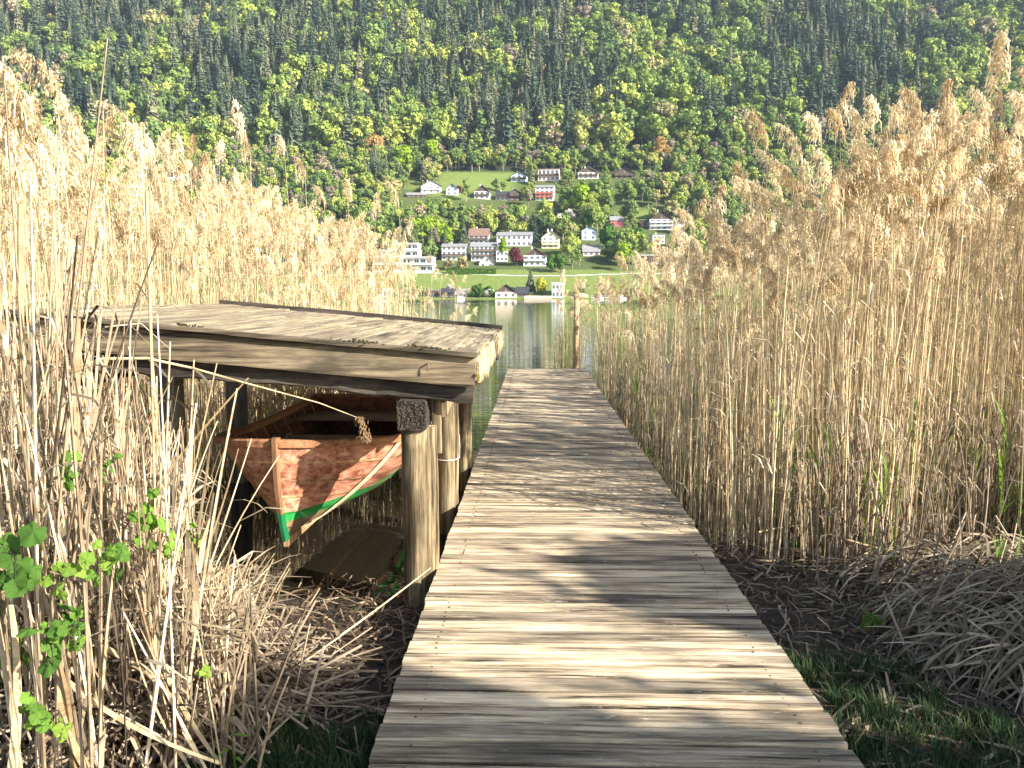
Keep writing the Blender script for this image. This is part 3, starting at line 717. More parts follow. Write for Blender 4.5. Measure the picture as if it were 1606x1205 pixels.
# stepped white terrace house, partly behind the left reeds
c = hit(636, 428); s = c.y / FPX
tr = empty('terrace_house', c, -.04, label='modern white terraced apartment building stepping down behind the left reed edge', cat='apartment block')
HOUSES.append((585, 682, 380, 428, c.y))
for i, (x0, x1, z0, z1, yb) in enumerate(((586, 680, 428, 416, 0), (586, 678, 416, 404, 2.5), (586, 655, 404, 393, 5), (612, 653, 393, 382, 7.5))):
    a, b_ = (x0 - 636) * s, (x1 - 636) * s; h0, h1 = (428 - z0) * s, (428 - z1) * s
    m = MB(); m.box(((a + b_) / 2, yb + 5, (h0 + h1) / 2 - (2 if i == 0 else 0)), (b_ - a, 10, h1 - h0 + (4 if i == 0 else 0)), None, 0); m.build('wall', M['white'], tr)
    m = MB(); m.box(((a + b_) / 2, yb + 3.6, h1 + .16), (b_ - a + 1.2, 12, .32), None, 0); m.build('roof', M['balcw'], tr)
    m = MB(); m.box(((a + b_) / 2, yb - 1.6, h0 + .75), (b_ - a + .6, .12, .9), None, 0); m.build('balcony', M['balcw'], tr)
    nw = int((b_ - a) / 4)
    for q in range(nw): one_window(tr, a + (b_ - a) * (q + .5) / nw, h0 + (h1 - h0) * .5, 2.6, (h1 - h0) * .5, yb - .03)
# waterside buildings
def zbase(px, Y, z=0): q = at(px, 460, Y); return Vector((q.x, Y, z))
def wside(px0, px1, pt, Y, label, **k):
    pb = proj((at((px0 + px1) / 2, 460, Y).x, Y, .3))[1]
    return house(px0, px1, pt, pb, label, ground=Y, **k)
wside(865, 884, 443, 452, 'white flat-roofed boathouse of two storeys at the water', name='boathouse', kind='flat', roof='balcw', rows=2, cols=3, cat='boathouse', chim=0, yaw=-.08, depth=8)
wside(776, 811, 446, 452, 'dark gabled wooden boathouse with pale front at the water', name='boathouse', wall='pinkw', gablemat='brownw', roof='rdark', rows=1, cols=3, eave=.45, cat='boathouse', chim=0)
wside(809, 828, 450, 456, 'low grey-roofed shed beside the dark gabled boathouse', name='shed', wall='brownw', roof='rdark', kind='side', rows=1, cols=3, eave=.5, cat='shed', chim=0)
wside(690, 712, 452, 452, 'low dark boathouse with window front behind the platform corner', name='boathouse', wall='brownw', roof='rdark', kind='side', rows=1, cols=3, eave=.62, cat='boathouse', chim=0)
wside(711, 734, 453, 455, 'low boathouse with pale blue-grey roof beside the dark window-front one', name='boathouse', wall='pinkw', roof='rgrey', kind='side', rows=1, cols=3, eave=.5, cat='boathouse', chim=0)
wside(668, 692, 455, 455, 'flat dark boat shelter at the left end of the far shore', name='boathouse', wall='brownw', roof='rgrey', kind='flat', rows=1, cols=3, cat='boathouse', chim=0)
wside(589, 610, 452, 452, 'white flat lake hut seen through the left reed stalks', name='lake_hut', kind='flat', roof='balcw', rows=1, cols=2, cat='hut', chim=0)
# straw-coloured round hut
q = zbase(911, 452); m = MB(); n = 9
hut = empty('thatched_hut', q, label='round straw-coloured hut on the far shore right of the white boathouse', cat='hut')
m.tube([(0, 3, -.5), (0, 3, 1.0)], [4.2, 4.2], 18); m.build('wall', M['straw'], hut)
m = MB(); m.tube([(0, 3, .9 + 2.6 * math.sin(i / 8 * 1.5)) for i in range(n)], [4.7 * math.cos(i / 8 * 1.5) for i in range(n)], 18, jit=.1); m.build('roof', M['straw'], hut)
# shore wall, hedges, path
m = MB(); a, b_ = zbase(822, 450.6), zbase(866, 450.6); m.beam((a.x, 450.6, .6), (b_.x, 450.6, .6), .7, 2.4, 14, .12, nz=.4)
tag(m.build('shore_wall', M['stonewall']), 'rosy stone shore wall between the dark gabled boathouse and the white one', 'wall')
m = MB(); vs = []; fs = []
pp = [hit(px, 431.5 + 2 * math.sin(px / 60), 0) for px in range(300, 1330, 10)]
for p in pp:
    for dy in (-.55, .55): vs.append((p.x, p.y + dy, hz(p.x, p.y + dy) + .10))
m.add(vs, [(2 * i, 2 * i + 2, 2 * i + 3, 2 * i + 1) for i in range(len(pp) - 1)])
tag(m.build('path', M['path']), 'pale lakeside path along the top of the green bank', kind='structure')
# jetty with two moored boats on the far right
jp = zbase(944, 447.5); j = empty('jetty', jp, label='white railed jetty in front of the far shore at the right', cat='jetty')
m = MB(); m.beam((-6, 0, .75), (6, 0, .75), 1.8, .25, 6, 0); m.build('platform', M['balcw'], j)
m = MB()
for i in range(7): m.box((-5.7 + 1.9 * i, -.8, 1.4), (.1, .1, 1.3))
m.box((0, -.8, 2.0), (11.6, .09, .1)); m.box((0, -.8, 1.5), (11.6, .06, .08)); m.build('railing', M['balcw'], j)
for i in range(4):
    m = MB(); m.tube([(-5 + 3.3 * i, .5, -2), (-5 + 3.3 * i, .5, .65)], .16, 8); m.build('pile', M['greypost'], j)
def motor_boat(loc, rz, label, L=6.0):
    r = empty('motor_boat', loc, rz, label=label, cat='boat', group=None)
    m = MB(); n = 10; vs = []; fs = []
    for i in range(n + 1):
        t = i / n; hb_ = 1.05 * (1 - max(0, t - .5) ** 2 * 3.9); x = -L / 2 + L * t; zt = .75 + .35 * t
        vs += [(x, -hb_, zt), (x - .1, -hb_ * .7, -.15), (x - .1, hb_ * .7, -.15), (x, hb_, zt)]
    for i in range(n):
        for k_ in range(4): fs.append((4 * i + k_, 4 * i + (k_ + 1) % 4, 4 * i + 4 + (k_ + 1) % 4, 4 * i + 4 + k_))
    fs += [(3, 2, 1, 0), (4 * n, 4 * n + 1, 4 * n + 2, 4 * n + 3)]; m.add(vs, fs); m.build('hull', M['gelcoat'], r)
    m = MB(); m.beam((-.9, 0, 1.3), (1.1, 0, 1.4), 1.5, .9, 2, 0); m.build('cabin', M['gelcoat'], r)
    m = MB(); m.beam((-.5, 0, 1.48), (1.14, 0, 1.48), 1.54, .36, 2, 0); m.build('cabin_window', M['pane'], r)
motor_boat(zbase(938, 444.5), .15, 'white motor boat moored at the near side of the white railed jetty')
motor_boat(zbase(975, 446.0), -.1, 'white motor boat lying right of the white railed jetty behind the reeds')
motor_boat(zbase(723, 447.0), .05, 'small white boat moored before the pale grey-roofed boathouse', 4.2)

# ------------------------------------------------------------------ trees
FOL = [(0, (.09, .135, .05)), (.2, (.14, .205, .06)), (.45, (.20, .275, .065)), (.7, (.29, .35, .07)), (.87, (.38, .41, .09)), (.96, (.33, .29, .14)), (1, (.30, .25, .17))]
M['broad'] = m_leaf('broadleaf_crown', FOL, None, .15)
M['spruce'] = m_leaf('spruce_crown', [(0, (.038, .062, .046)), (.4, (.082, .112, .072)), (.8, (.150, .172, .095)), (1, (.21, .21, .12))], [(0, (.6, .62, .6)), (.5, (1, 1, 1)), (1, (1.45, 1.4, 1.25))], .08)
M['larch'] = m_leaf('larch_crown', [(0, (.17, .25, .06)), (1, (.27, .35, .08))], None, .25)
M['bare'] = m_leaf('budding_crown', [(0, (.20, .155, .12)), (1, (.29, .24, .18))], None, .2)
for nm, a, b_ in (('lime', (.21, .33, .018), (.30, .40, .03)), ('red', (.16, .035, .045), (.24, .06, .07)), ('yellow', (.42, .40, .04), (.50, .46, .05)), ('blossom', (.60, .58, .52), (.72, .70, .66)), ('pink', (.50, .14, .30), (.60, .22, .40)), ('orange', (.36, .22, .07), (.44, .28, .10)), ('midgreen', (.07, .16, .025), (.10, .21, .03)), ('hedge', (.06, .13, .02), (.10, .19, .03)), ('sage', (.17, .21, .08), (.22, .26, .10)), ('beige', (.30, .26, .13), (.36, .31, .16))):
    M[nm] = m_leaf(nm + '_crown', [(0, a), (1, b_)], None, .25)

def spruce_crown(r_, h=30, seed=0, sparse=1.0, wide=.15, z0=.10):
    m = MB(); n = 26
    for L in range(n):
        f = L / n; z = h * (z0 + (1 - z0) * f); Rr = h * wide * (1 - f) ** .85 * r_.uniform(.8, 1.12) + .15
        kb_ = max(5, int(9 * (1 - f * .45) * sparse)); o0 = r_.uniform(0, 6)
        for k_ in range(kb_):
            if r_.random() < .08: continue
            a = o0 + 2 * math.pi * k_ / kb_ + r_.uniform(-.25, .25); rr = Rr * r_.uniform(.65, 1.1); zz = z + r_.uniform(-.4, .4)
            dx, dy = math.cos(a), math.sin(a); drop = rr * r_.uniform(.30, .62); wv = rr * r_.uniform(.24, .36) + .25
            t = r_.random(); px_, py_ = -dy, dx
            P0 = (0.1 * dx, .1 * dy, zz); P1 = (dx * rr * .55 + px_ * wv, dy * rr * .55 + py_ * wv, zz - drop * .55); P2 = (dx * rr, dy * rr, zz - drop); P3 = (dx * rr * .55 - px_ * wv, dy * rr * .55 - py_ * wv, zz - drop * .55)
            m.add([P0, P1, P2, P3, (dx * rr * .6, dy * rr * .6, zz - drop * .35)], [(0, 1, 4), (1, 2, 4), (2, 3, 4), (3, 0, 4)], 0, t)
            q = rr * .75; m.add([(dx * rr * .35, dy * rr * .35, zz - drop * .3), (dx * rr * .95, dy * rr * .95, zz - drop * .95), (dx * q, dy * q, zz - drop - rr * .34 - .3)], [(0, 1, 2)], 0, t * .8)
    for L in range(4):                      # dense inner foliage: solid cones added to block light and shade one side
        za, zb_ = h * (z0 + .04 + (.9 - z0) * L / 4), h * (z0 + .04 + (.9 - z0) * (L + 1.25) / 4); Rr = h * wide * .62 * (1 - L / 4.3); q = [(Rr * math.cos(k_ * 1.047) * r_.uniform(.8, 1.15), Rr * math.sin(k_ * 1.047) * r_.uniform(.8, 1.15), za) for k_ in range(6)]
        m.add(q + [(0, 0, min(zb_, h * .97))], [(k_, (k_ + 1) % 6, 6) for k_ in range(6)], 0, .35)
    m.add([(-.25, 0, h * .93), (.25, 0, h * .93), (0, 0, h * 1.02), (0, .25, h * .93), (0, -.25, h * .93)], [(0, 1, 2), (3, 4, 2)], 0, .5)
    return m
def broad_crown(r_, h=18, wr=.36, lobes=13, per=46, size=1.0, z0=.22, tall=1.0):
    m = MB(); cz = h * (z0 + (1 - z0) * .5); az = h * (1 - z0) * .5; ar = h * wr
    for L in range(lobes):
        while True:
            q = Vector((r_.uniform(-1, 1), r_.uniform(-1, 1), r_.uniform(-1, 1)))
            if .25 < q.length < 1: break
        q.x *= (1 - .35 * max(0, q.z)); q.y *= (1 - .35 * max(0, q.z))
        c = Vector((q.x * ar * .72, q.y * ar * .72, cz + q.z * az * .74)); lr = ar * r_.uniform(.34, .58); lt = r_.random()
        ring = [tuple(c + Vector((math.cos(k_ * 1.047) * math.cos(e), math.sin(k_ * 1.047) * math.cos(e), math.sin(e) * .85)) * lr * r_.uniform(.55, .8)) for e in (-.6, .5) for k_ in range(6)]  # solid core in each lobe, added so light does not pass through
        m.add(ring + [tuple(c + Vector((0, 0, lr * .6))), tuple(c - Vector((0, 0, lr * .6)))], [(k_, (k_ + 1) % 6, 6 + (k_ + 1) % 6, 6 + k_) for k_ in range(6)] + [(6 + k_, 6 + (k_ + 1) % 6, 12) for k_ in range(6)] + [((k_ + 1) % 6, k_, 13) for k_ in range(6)], 0, lt * .5)
        for i in range(per):
            n_ = Vector((r_.gauss(0, 1), r_.gauss(0, 1), r_.gauss(0, 1) + .25)).normalized()
            p = c + Vector((n_.x, n_.y, n_.z * .85)) * lr * r_.uniform(.55, 1.08)
            nn_ = (n_ + Vector((r_.gauss(0, .45), r_.gauss(0, .45), r_.gauss(0, .45)))).normalized()
            a = nn_.orthogonal().normalized(); a = Matrix.Rotation(r_.uniform(0, 6), 3, nn_) @ a; b_ = nn_.cross(a); s_ = size * r_.uniform(.45, 1.1)
            m.add([tuple(p + a * s_), tuple(p + b_ * s_ * .8), tuple(p - a * s_ * .9), tuple(p - b_ * s_)], [(0, 1, 2, 3)], 0, min(1, max(0, lt * .6 + r_.random() * .4)))
    return m
def trunk(r_, h, rad, limbs=5, top=.75):
    m = MB(); m.tube([(0, 0, -1.5), (0, 0, h * .2), (r_.uniform(-.3, .3), r_.uniform(-.3, .3), h * .5), (0, 0, h * top)], [rad * 1.2, rad, rad * .7, rad * .15], 6)
    for i in range(limbs):
        a = r_.uniform(0, 6.3); z = h * r_.uniform(.25, .55); L = h * r_.uniform(.16, .26)
        m.tube([(0, 0, z), (math.cos(a) * L * .5, math.sin(a) * L * .5, z + L * .6), (math.cos(a) * L, math.sin(a) * L, z + L * 1.3)], [rad * .45, rad * .3, rad * .08], 4)
    return m
def whole_tree(crown, tk, name, cm, bm='bark'):
    n0 = len(crown.v); crown.v += tk.v; crown.f += [tuple(i + n0 for i in f) for f in tk.f]; crown.m += [1] * len(tk.f); crown.t += tk.t
    return crown.mesh(name, [M[cm], M[bm]])
rt = random.Random(21)
SPR = [whole_tree(spruce_crown(rt, 30, 0, rt.uniform(.85, 1.1), rt.uniform(.15, .205), rt.choice((.06, .12, .28))), trunk(rt, 30, .32, 0, .97), 'spruce_tree', 'spruce') for i in range(5)]
BRO = [whole_tree(broad_crown(rt, 18, rt.uniform(.25, .40), rt.randint(11, 16), 46, .95, rt.uniform(.12, .26)), trunk(rt, 18, .28), 'broadleaf_tree', 'broad', 'palebark') for i in range(6)]
LAR = [whole_tree(broad_crown(rt, 24, .15, 14, 40, .85, .15), trunk(rt, 24, .25, 2, .9), 'birch_tree', 'larch', 'palebark') for i in range(3)]
BAR = [whole_tree(broad_crown(rt, 16, .30, 12, 26, .55, .2), trunk(rt, 16, .25, 7, .85), 'budding_tree', 'bare', 'palebark') for i in range(2)]
TALL = SPR + BRO + LAR + BAR; HGT = [30] * 5 + [18] * 6 + [24] * 3 + [16] * 2

# trees one can tell apart, placed where they stand
def special(px, pt, pb, wpx, label, name='broadleaf_tree', mt='midgreen', kind='broad', group=None, Y=None, cat='tree', bm='bark'):
    c = hit(px, pb) if Y is None else Vector((at(px, pb, Y).x, Y, hz(at(px, pb, Y).x, Y)))
    s = c.y / FPX; h = max(1.5, (pb - pt) * s); w2 = wpx * s / 2; r_ = random.Random(int(px * 7 + pt))
    root = empty(name, (c.x, c.y, c.z), r_.uniform(0, 6), label=label, cat=cat, group=group)
    if kind == 'spruce': cr = spruce_crown(r_, h, 0, 1.2, w2 / h * 1.1, .03)
    elif kind == 'bush': cr = broad_crown(r_, h, w2 / h, 10, 60, max(.35, h * .10), -.05)
    else: cr = broad_crown(r_, h, w2 / h, 18, 80, max(.5, h * .055), .10)
    cr.build('crown', M[mt], root)
    trunk(r_, h, h * .022, 4 if kind == 'broad' else 0).build('trunk', M[bm], root)
    return root
special(668, 337, 390, 56, 'large bright lime-green tree left of the hotel', mt='lime')
special(696, 348, 391, 30, 'rounded lime-green tree at the right foot of the largest lime tree', mt='lime')
special(645, 335, 372, 22, 'tree with an orange-tinged top left of the largest lime tree', mt='orange')
special(811, 386, 418, 26, 'dark red-leaved tree between the hotel and the brown-gabled white house', mt='red')
special(832, 422, 460, 20, 'dark conifer standing on the shore beside the yellow tree', 'conifer_tree', 'spruce', 'spruce', Y=462)
special(849, 432, 461, 20, 'round yellow tree on the shore left of the white boathouse', mt='yellow', Y=459)
special(866, 400, 428, 18, 'mid-green tree right of the brown-gabled white house', mt='midgreen')
special(879, 396, 428, 20, 'narrow fresh-green tree second right of the brown-gabled white house', mt='midgreen')
special(979, 378, 417, 27, 'rounded yellow-green tree standing clear above the right reed plumes', mt='lime')
special(953, 350, 400, 30, 'large dark green tree right of the pale blue house', mt='midgreen')
special(908, 284, 340, 34, 'tall bright green tree right of the red-balcony block', mt='lime')
special(922, 326, 362, 22, 'dense round dark green tree above the pale blue house', mt='midgreen')
special(834, 262, 290, 15, 'dark rounded conifer between the pale blue gabled house and the rose house', 'conifer_tree', 'spruce', 'spruce')
special(719, 290, 304, 11, 'dark red bush beside the small dark-roofed white house', 'red_bush', 'red', 'bush', cat='bush')
special(912, 444, 457, 15, 'pink flowering bush on the shore beside the straw hut', 'flowering_bush', 'pink', 'bush', Y=459, cat='bush')
special(766, 449, 464, 16, 'white blossoming bush left of the dark gabled boathouse', 'flowering_bush', 'blossom', 'bush', Y=454, cat='bush')
special(750, 446, 466, 24, 'green shore bush left of the white blossoming one', 'shore_bush', 'hedge', 'bush', Y=455, cat='bush')
special(704, 443, 456, 12, 'white blossoming bush above the low dark boathouse', 'flowering_bush', 'blossom', 'bush', Y=462, cat='bush')
special(706, 404, 424, 22, 'pale beige shrub below the left hotel wing', 'beige_shrub', 'beige', 'bush', cat='bush')
special(725, 403, 424, 24, 'second beige shrub, nearer to the small steep-roofed white house', 'beige_shrub', 'beige', 'bush', cat='bush')
special(892, 328, 346, 20, 'white blossoming fruit tree left of the dense round dark green tree', 'fruit_tree', 'blossom', 'bush')
special(876, 334, 350, 15, 'small white blossoming fruit tree below the red-balcony block', 'fruit_tree', 'blossom', 'bush')
special(1035, 215, 262, 26, 'orange-brown budding tree above the dark brown chalet', mt='orange')

special(791, 370, 410, 16, 'yellow-green tree between the long white house and the hotel annex', mt='lime')
special(1001, 356, 392, 20, 'fresh green tree below the right meadow', mt='midgreen')
special(819, 145, 196, 22, 'pinkish bare budding tree at the edge of the spruce forest', mt='bare')
special(518, 143, 190, 20, 'pinkish bare tree among dark spruces above the left reeds', mt='bare')
special(590, 212, 250, 34, 'orange-yellow tree at the lower forest edge above the left reeds', mt='orange')
special(676, 215, 262, 24, 'slim yellow-green tree at the lower forest edge', mt='lime')
special(632, 225, 272, 34, 'rounded yellow-green tree at the lower forest edge', mt='lime')
for i in range(34):
    px = rng.choice((rng.uniform(735, 775), rng.uniform(640, 664), rng.uniform(890, 1000), rng.uniform(330, 640), rng.uniform(1000, 1300)))
    special(px, 452 + rng.uniform(-5, 5), 467, rng.uniform(10, 22), 'low green shrub on the bank along the far waterline', 'shore_shrub', rng.choice(('hedge', 'midgreen', 'sage')), 'bush', 'shrubs along the far waterline', rng.uniform(452.5, 456), 'shrub')
# clipped hedge on the lawn
m = MB(); a, b_ = hit(700, 430), hit(778, 430); nq = 1400
for i in range(nq):
    f = rng.random(); p = a.lerp(b_, f); zb = hz(p.x, p.y); fx = rng.choice((0, 0, 1))
    q = Vector((p.x, p.y + (rng.uniform(-1, 1) if fx else -1.0) + rng.gauss(0, .08), zb + (3.0 if fx else rng.uniform(-.3, 3.0)) + rng.gauss(0, .08)))
    n_ = Vector((rng.gauss(0, .5), -1 if not fx else rng.gauss(0, .5), 1 if fx else rng.gauss(0, .5))).normalized(); u_ = n_.orthogonal().normalized(); v_ = n_.cross(u_); s_ = rng.uniform(.3, .6)
    m.add([tuple(q + u_ * s_), tuple(q + v_ * s_), tuple(q - u_ * s_), tuple(q - v_ * s_)], [(0, 1, 2, 3)])
tag(m.build('clipped_hedge', M['hedge']), 'long clipped green hedge in front of the hotel', 'hedge')

cand = []; rt = random.Random(5)
y = 497.0
while y < 1240:
    sp = 7.4 if y < 745 else 12.6 + (y - 745) / 100; half = y * .72 + 30
    x = -half + rt.uniform(0, sp)
    while x < half:
        cand.append((x + rt.uniform(-.45, .45) * sp, y + rt.uniform(-.5, .5) * sp)); x += sp
    y += sp * .86
pick = []
for x, y in cand:
    z = hz(x, y); px, py = proj((x, y, z))
    if px < -60 or px > 1666: continue
    if y < 492 or in_meadow(px, py, 3): continue
    dens = 1.0 if y > 735 else (.92 if y > 590 else .8)
    if rt.random() > dens: continue
    nz_ = noise.noise(Vector((x / 75, y / 95, 1.7))); nz2 = noise.noise(Vector((x / 210, y / 240, 5.2)))
    pb_ = .34 + .75 * nz_ + .55 * nz2
    if px > 830: pb_ += .30 * min(1, (px - 830) / 200)
    if py > 190: pb_ += .55 * min(1, (py - 190) / 70)
    if y < 735: pb_ += .2
    q = rt.random()
    if q > pb_:
        i = rt.randrange(5); h = rt.uniform(30, 60) if y > 735 else rt.uniform(13, 24)
    else:
        g_ = rt.random()
        i = 5 + rt.randrange(6) if g_ < .66 else (11 + rt.randrange(3) if g_ < (.92 if y < 735 else .98) else 14 + rt.randrange(2))
        h = rt.uniform(21, 42) if y > 735 else rt.uniform(9, 19)
        if i >= 11 and i < 14: h *= 1.15
    s = h / HGT[i]; wr = h * (.13 if i < 5 else .17 if 11 <= i < 14 else .33)
    hpx = h * FPX / y; wpx = wr * FPX / y; bad = False
    for a, b_, c, d_, yh in HOUSES:
        if y < yh + 4 and px + wpx > a and px - wpx < b_ and py > c and py - hpx < d_ - 2:
            bad = True; break
        if abs(px - (a + b_) / 2) < (b_ - a) / 2 + 2 and yh - 2 < y < yh + 14: bad = True; break
    if bad:
        # keep a low shrub there instead when it does not cover the facade
        continue
    if py - hpx > 610 or py < -90: continue
    pick.append((y, x, z, i, s, rt.uniform(0, 6.28), rt.uniform(.85, 1.2)))
pick.sort()
NT_IND = {'spruce_tree': 0, 'broadleaf_tree': 0, 'birch_tree': 0, 'budding_tree': 0}
LAB = {'spruce_tree': ('dark spruce among the houses and meadows of the far shore', 'spruces among the far village'),
       'broadleaf_tree': ('green broadleaf tree among the houses and meadows of the far shore', 'broadleaf trees among the far village'),
       'birch_tree': ('slim light green tree among the houses and meadows of the far shore', 'slim trees among the far village'),
       'budding_tree': ('brownish budding tree among the houses and meadows of the far shore', 'budding trees among the far village')}
rest = []
def hidden_by_reeds(px, py):            # the photo shows nothing of these
    return False
for t in pick:
    y, x, z, i, s, a, wv = t
    nm = TALL[i].name.split('.')[0]; px, py = proj((x, y, z + HGT[i] * s * .7))
    lim = 300 if nm in ('broadleaf_tree',) else 160
    vis = (py < 225 + max(0, (px - 350)) * .55 if px < 700 else (py < 445 - (px - 930) * .75 if px > 930 else True)) and -5 < px < 1611
    if NT_IND[nm] < lim and vis and y < 735:
        NT_IND[nm] += 1
        o = link(bpy.data.objects.new(nm, TALL[i]), None, (x, y, z - .3)); o.rotation_euler = (0, 0, a); o.scale = (s * wv, s * wv, s)
        tag(o, LAB[nm][0], 'tree', LAB[nm][1])
    else: rest.append(t)
TP = [bpy.data.objects.new('forest_source', me) for me in TALL]
scatter('forest', TP, [(t[1], t[0], t[2] - .3) for t in rest], [(0, 0, t[5]) for t in rest], [(t[4] * t[6], t[4] * t[6], t[4]) for t in rest], [t[3] for t in rest], 'dense mixed forest of dark spruces and spring-green trees covering the hillside')
print('TREES', NT_IND, len(rest))

# ------------------------------------------------------------------ reeds
def reed_parts(r_, h, rad=.0045, bend=.12, plume=True, pl=.30, leaves=2, fluffy=1.0, n=9):
    """stalk, plume and leaf builders of one dry reed with its foot at the origin"""
    a = r_.uniform(0, 6.28); b1, b2 = Vector((math.cos(a), math.sin(a), 0)), Vector((-math.sin(a), math.cos(a), 0))
    wob = r_.uniform(-.03, .03)
    def P(f):
        return Vector((0, 0, h * f * (1 - .06 * bend * f * f))) + b1 * (bend * h * f * f * .5) + b2 * (wob * h * math.sin(f * 3.0) * .4)
    s = MB(); pts = [P(i / n) for i in range(n + 1)]
    s.tube(pts, [rad * (1 - .55 * i / n) for i in range(n + 1)], 4, cap=False, tone=r_.random())
    ls = []
    for i in range(leaves):
        l = MB(); ls.append(l)
        f = r_.uniform(.22, .88); p = P(f); q = r_.uniform(0, 6.28); dv = Vector((math.cos(q), math.sin(q), 0)); L = r_.uniform(.14, .40); up = r_.uniform(.2, 1.1)
        path = [p, p + dv * L * .2 + Vector((0, 0, L * .42 * up)), p + dv * L * .48 + Vector((0, 0, L * .48 * up)), p + dv * L * .72 + Vector((0, 0, L * (.48 * up - .28)))]
        sd = Vector((-dv.y, dv.x, r_.uniform(-.4, .4))).normalized()
        l.strip(path, [.006, .013, .009, .002], sd)
    f = MB()
    if plume:
        dv = (b1 + b2 * r_.uniform(-.6, .6)).normalized(); t0 = P(1) - P(.9); t0.normalize(); top = P(1)
        # the rachis nods over; branchlets sweep up and then hang to the same side
        K = 9; rac = []; cur = top.copy() ; dr = t0.copy(); droop = r_.uniform(.4, 1.5)
        for i in range(K + 1):
            rac.append(cur.copy()); cur = cur + dr * (pl / K)
            dr = (dr + (dv * .9 - Vector((0, 0, 1)) * .55 * (i / K)) * (droop * 1.3 / K)).normalized()
        f.tube(rac, [.0022 * (1 - .6 * i / K) for i in range(K + 1)], 3, cap=False, tone=.3)
        NB = int(62 * fluffy)
        for i in range(NB):
            g = r_.random() ** .9; ix = min(K - 1, int(g * K)); p = rac[ix].lerp(rac[ix + 1], g * K - ix)
            bl = pl * (.40 * (1 - g) ** .7 + .12) * r_.uniform(.6, 1.1)
            q = r_.uniform(0, 6.28); sd = (Vector((math.cos(q), math.sin(q), 0)) * .75 + dv * .65)
            e1 = p + sd * bl * .30 + Vector((0, 0, bl * .30)); e2 = p + sd * bl * .62 + Vector((0, 0, -bl * .02)); e3 = p + sd * bl * .70 + Vector((0, 0, -bl * .55))
            w_ = r_.uniform(.003, .0075); tn = r_.random(); wd = Vector((-sd.y, sd.x, r_.uniform(-.5, .5))).normalized()
            f.strip([p, e1, e2, e3], [.002, w_, w_ * 1.25, .003], wd, 0, tn)
            for m_ in range(3):                 # spikelets
                c = e1.lerp(e3, r_.random()) + Vector((r_.gauss(0, .012), r_.gauss(0, .012), r_.gauss(0, .012)))
                d_ = Vector((r_.gauss(0, .5), r_.gauss(0, .5), -1)).normalized() * r_.uniform(.014, .035); u_ = d_.orthogonal().normalized() * r_.uniform(.003, .006)
                f.add([tuple(c - u_), tuple(c + d_ * .5 + u_ * .4), tuple(c + d_), tuple(c + d_ * .4 - u_ * 1.6)], [(0, 1, 2, 3)], 0, r_.random())
    return s, f, ls
def merge1(mbs):
    o = merge(mbs); o.m = [0] * len(o.m); return o
def merge(mbs):
    o = MB()
    for i, b in enumerate(mbs):
        n0 = len(o.v); o.v += b.v; o.f += [tuple(k_ + n0 for k_ in f) for f in b.f]; o.m += [i] * len(b.f); o.t += b.t
    return o
rr_ = random.Random(77)
RP = []
for i in range(16):
    s, f, l = reed_parts(rr_, 3.0, .0046, rr_.uniform(.02, .16), True, rr_.uniform(.22, .36), rr_.randint(1, 3), rr_.uniform(.8, 1.15))
    RP.append((merge([s, f, merge1(l)]), s, f, l))
reed_src = [bpy.data.objects.new('reed_source', mb[0].mesh('reed', [M['reed'], M['plume'], M['rleaf']])) for mb in RP]
stem_src = []
for i in range(8):
    s, f, l = reed_parts(rr_, 2.2, .0048, rr_.uniform(.0, .22), False, 0, rr_.randint(1, 4))
    stem_src.append(bpy.data.objects.new('stem_source', merge([s, f, merge1(l)]).mesh('reed_stem', [M['reed'], M['plume'], M['rleaf']])))
for i in range(5):                                 # short broken stubble
    s, f, l = reed_parts(rr_, .9, .0052, rr_.uniform(.0, .3), False, 0, rr_.randint(0, 2), n=4)
    stem_src.append(bpy.data.objects.new('stem_source', merge([s, f, merge1(l)]).mesh('reed_stub', [M['oldreed'], M['plume'], M['oldreed']])))
g_src = []
for i in range(3):                                 # young green shoots
    b = MB(); h = 1.0
    b.tube([(0, 0, 0), (.01, 0, h * .5), (.0, .01, h)], [.004, .0035, .001], 4, cap=False)
    for q in range(3):
        a = rr_.uniform(0, 6.28); z = h * rr_.uniform(.4, .85); dv = Vector((math.cos(a), math.sin(a), 0)); b.strip([Vector((0, 0, z)), Vector((0, 0, z + .12)) + dv * .04, Vector((0, 0, z + .22)) + dv * .13], [.01, .016, .002], Vector((-dv.y, dv.x, 0)))
    g_src.append(bpy.data.objects.new('shoot_source', b.mesh('green_shoot', [M['greenstem']])))

SRC = reed_src + stem_src + g_src                  # 0-15 plumed, 16-23 bare, 24-28 stubs, 29-31 green
def top_line(px, side):
    """reed height in the photograph, as a height above the water, by column and depth"""
    return 3
def fill_bed(r_, inside, height, n, region, plumed=.46):
    P, RO, S, I = [], [], [], []
    x0, x1, y0, y1 = region
    tries = 0
    while len(P) < n and tries < n * 30:
        tries += 1
        y = y0 + (y1 - y0) * r_.random() ** 1.25; x = r_.uniform(x0, x1)
        if not inside(x, y): continue
        h = height(x, y) * (r_.triangular(.62, 1.10, .92))
        q = r_.random(); z = max(-.25, near_z(x, y)) - .02
        if q < plumed * (.55 if 0 < x < 4.4 and y > 6.6 else 1): i = r_.randrange(16); s = h / 3.25
        elif q < .86: i = 16 + r_.randrange(8); s = h * r_.uniform(.55, .95) / 2.2
        elif q < .965: i = 24 + r_.randrange(5); s = r_.uniform(.5, 1.3)
        else: i = 29 + r_.randrange(3); s = r_.uniform(.6, 1.5)
        P.append((x, y, z)); RO.append((r_.gauss(0, .035), r_.gauss(0, .035), r_.uniform(0, 6.28)))
        wx = r_.uniform(.85, 1.25) * (s ** .5 if s < 1 else 1); S.append((wx, wx, s)); I.append(i)
    return P, RO, S, I
r_ = random.Random(301)
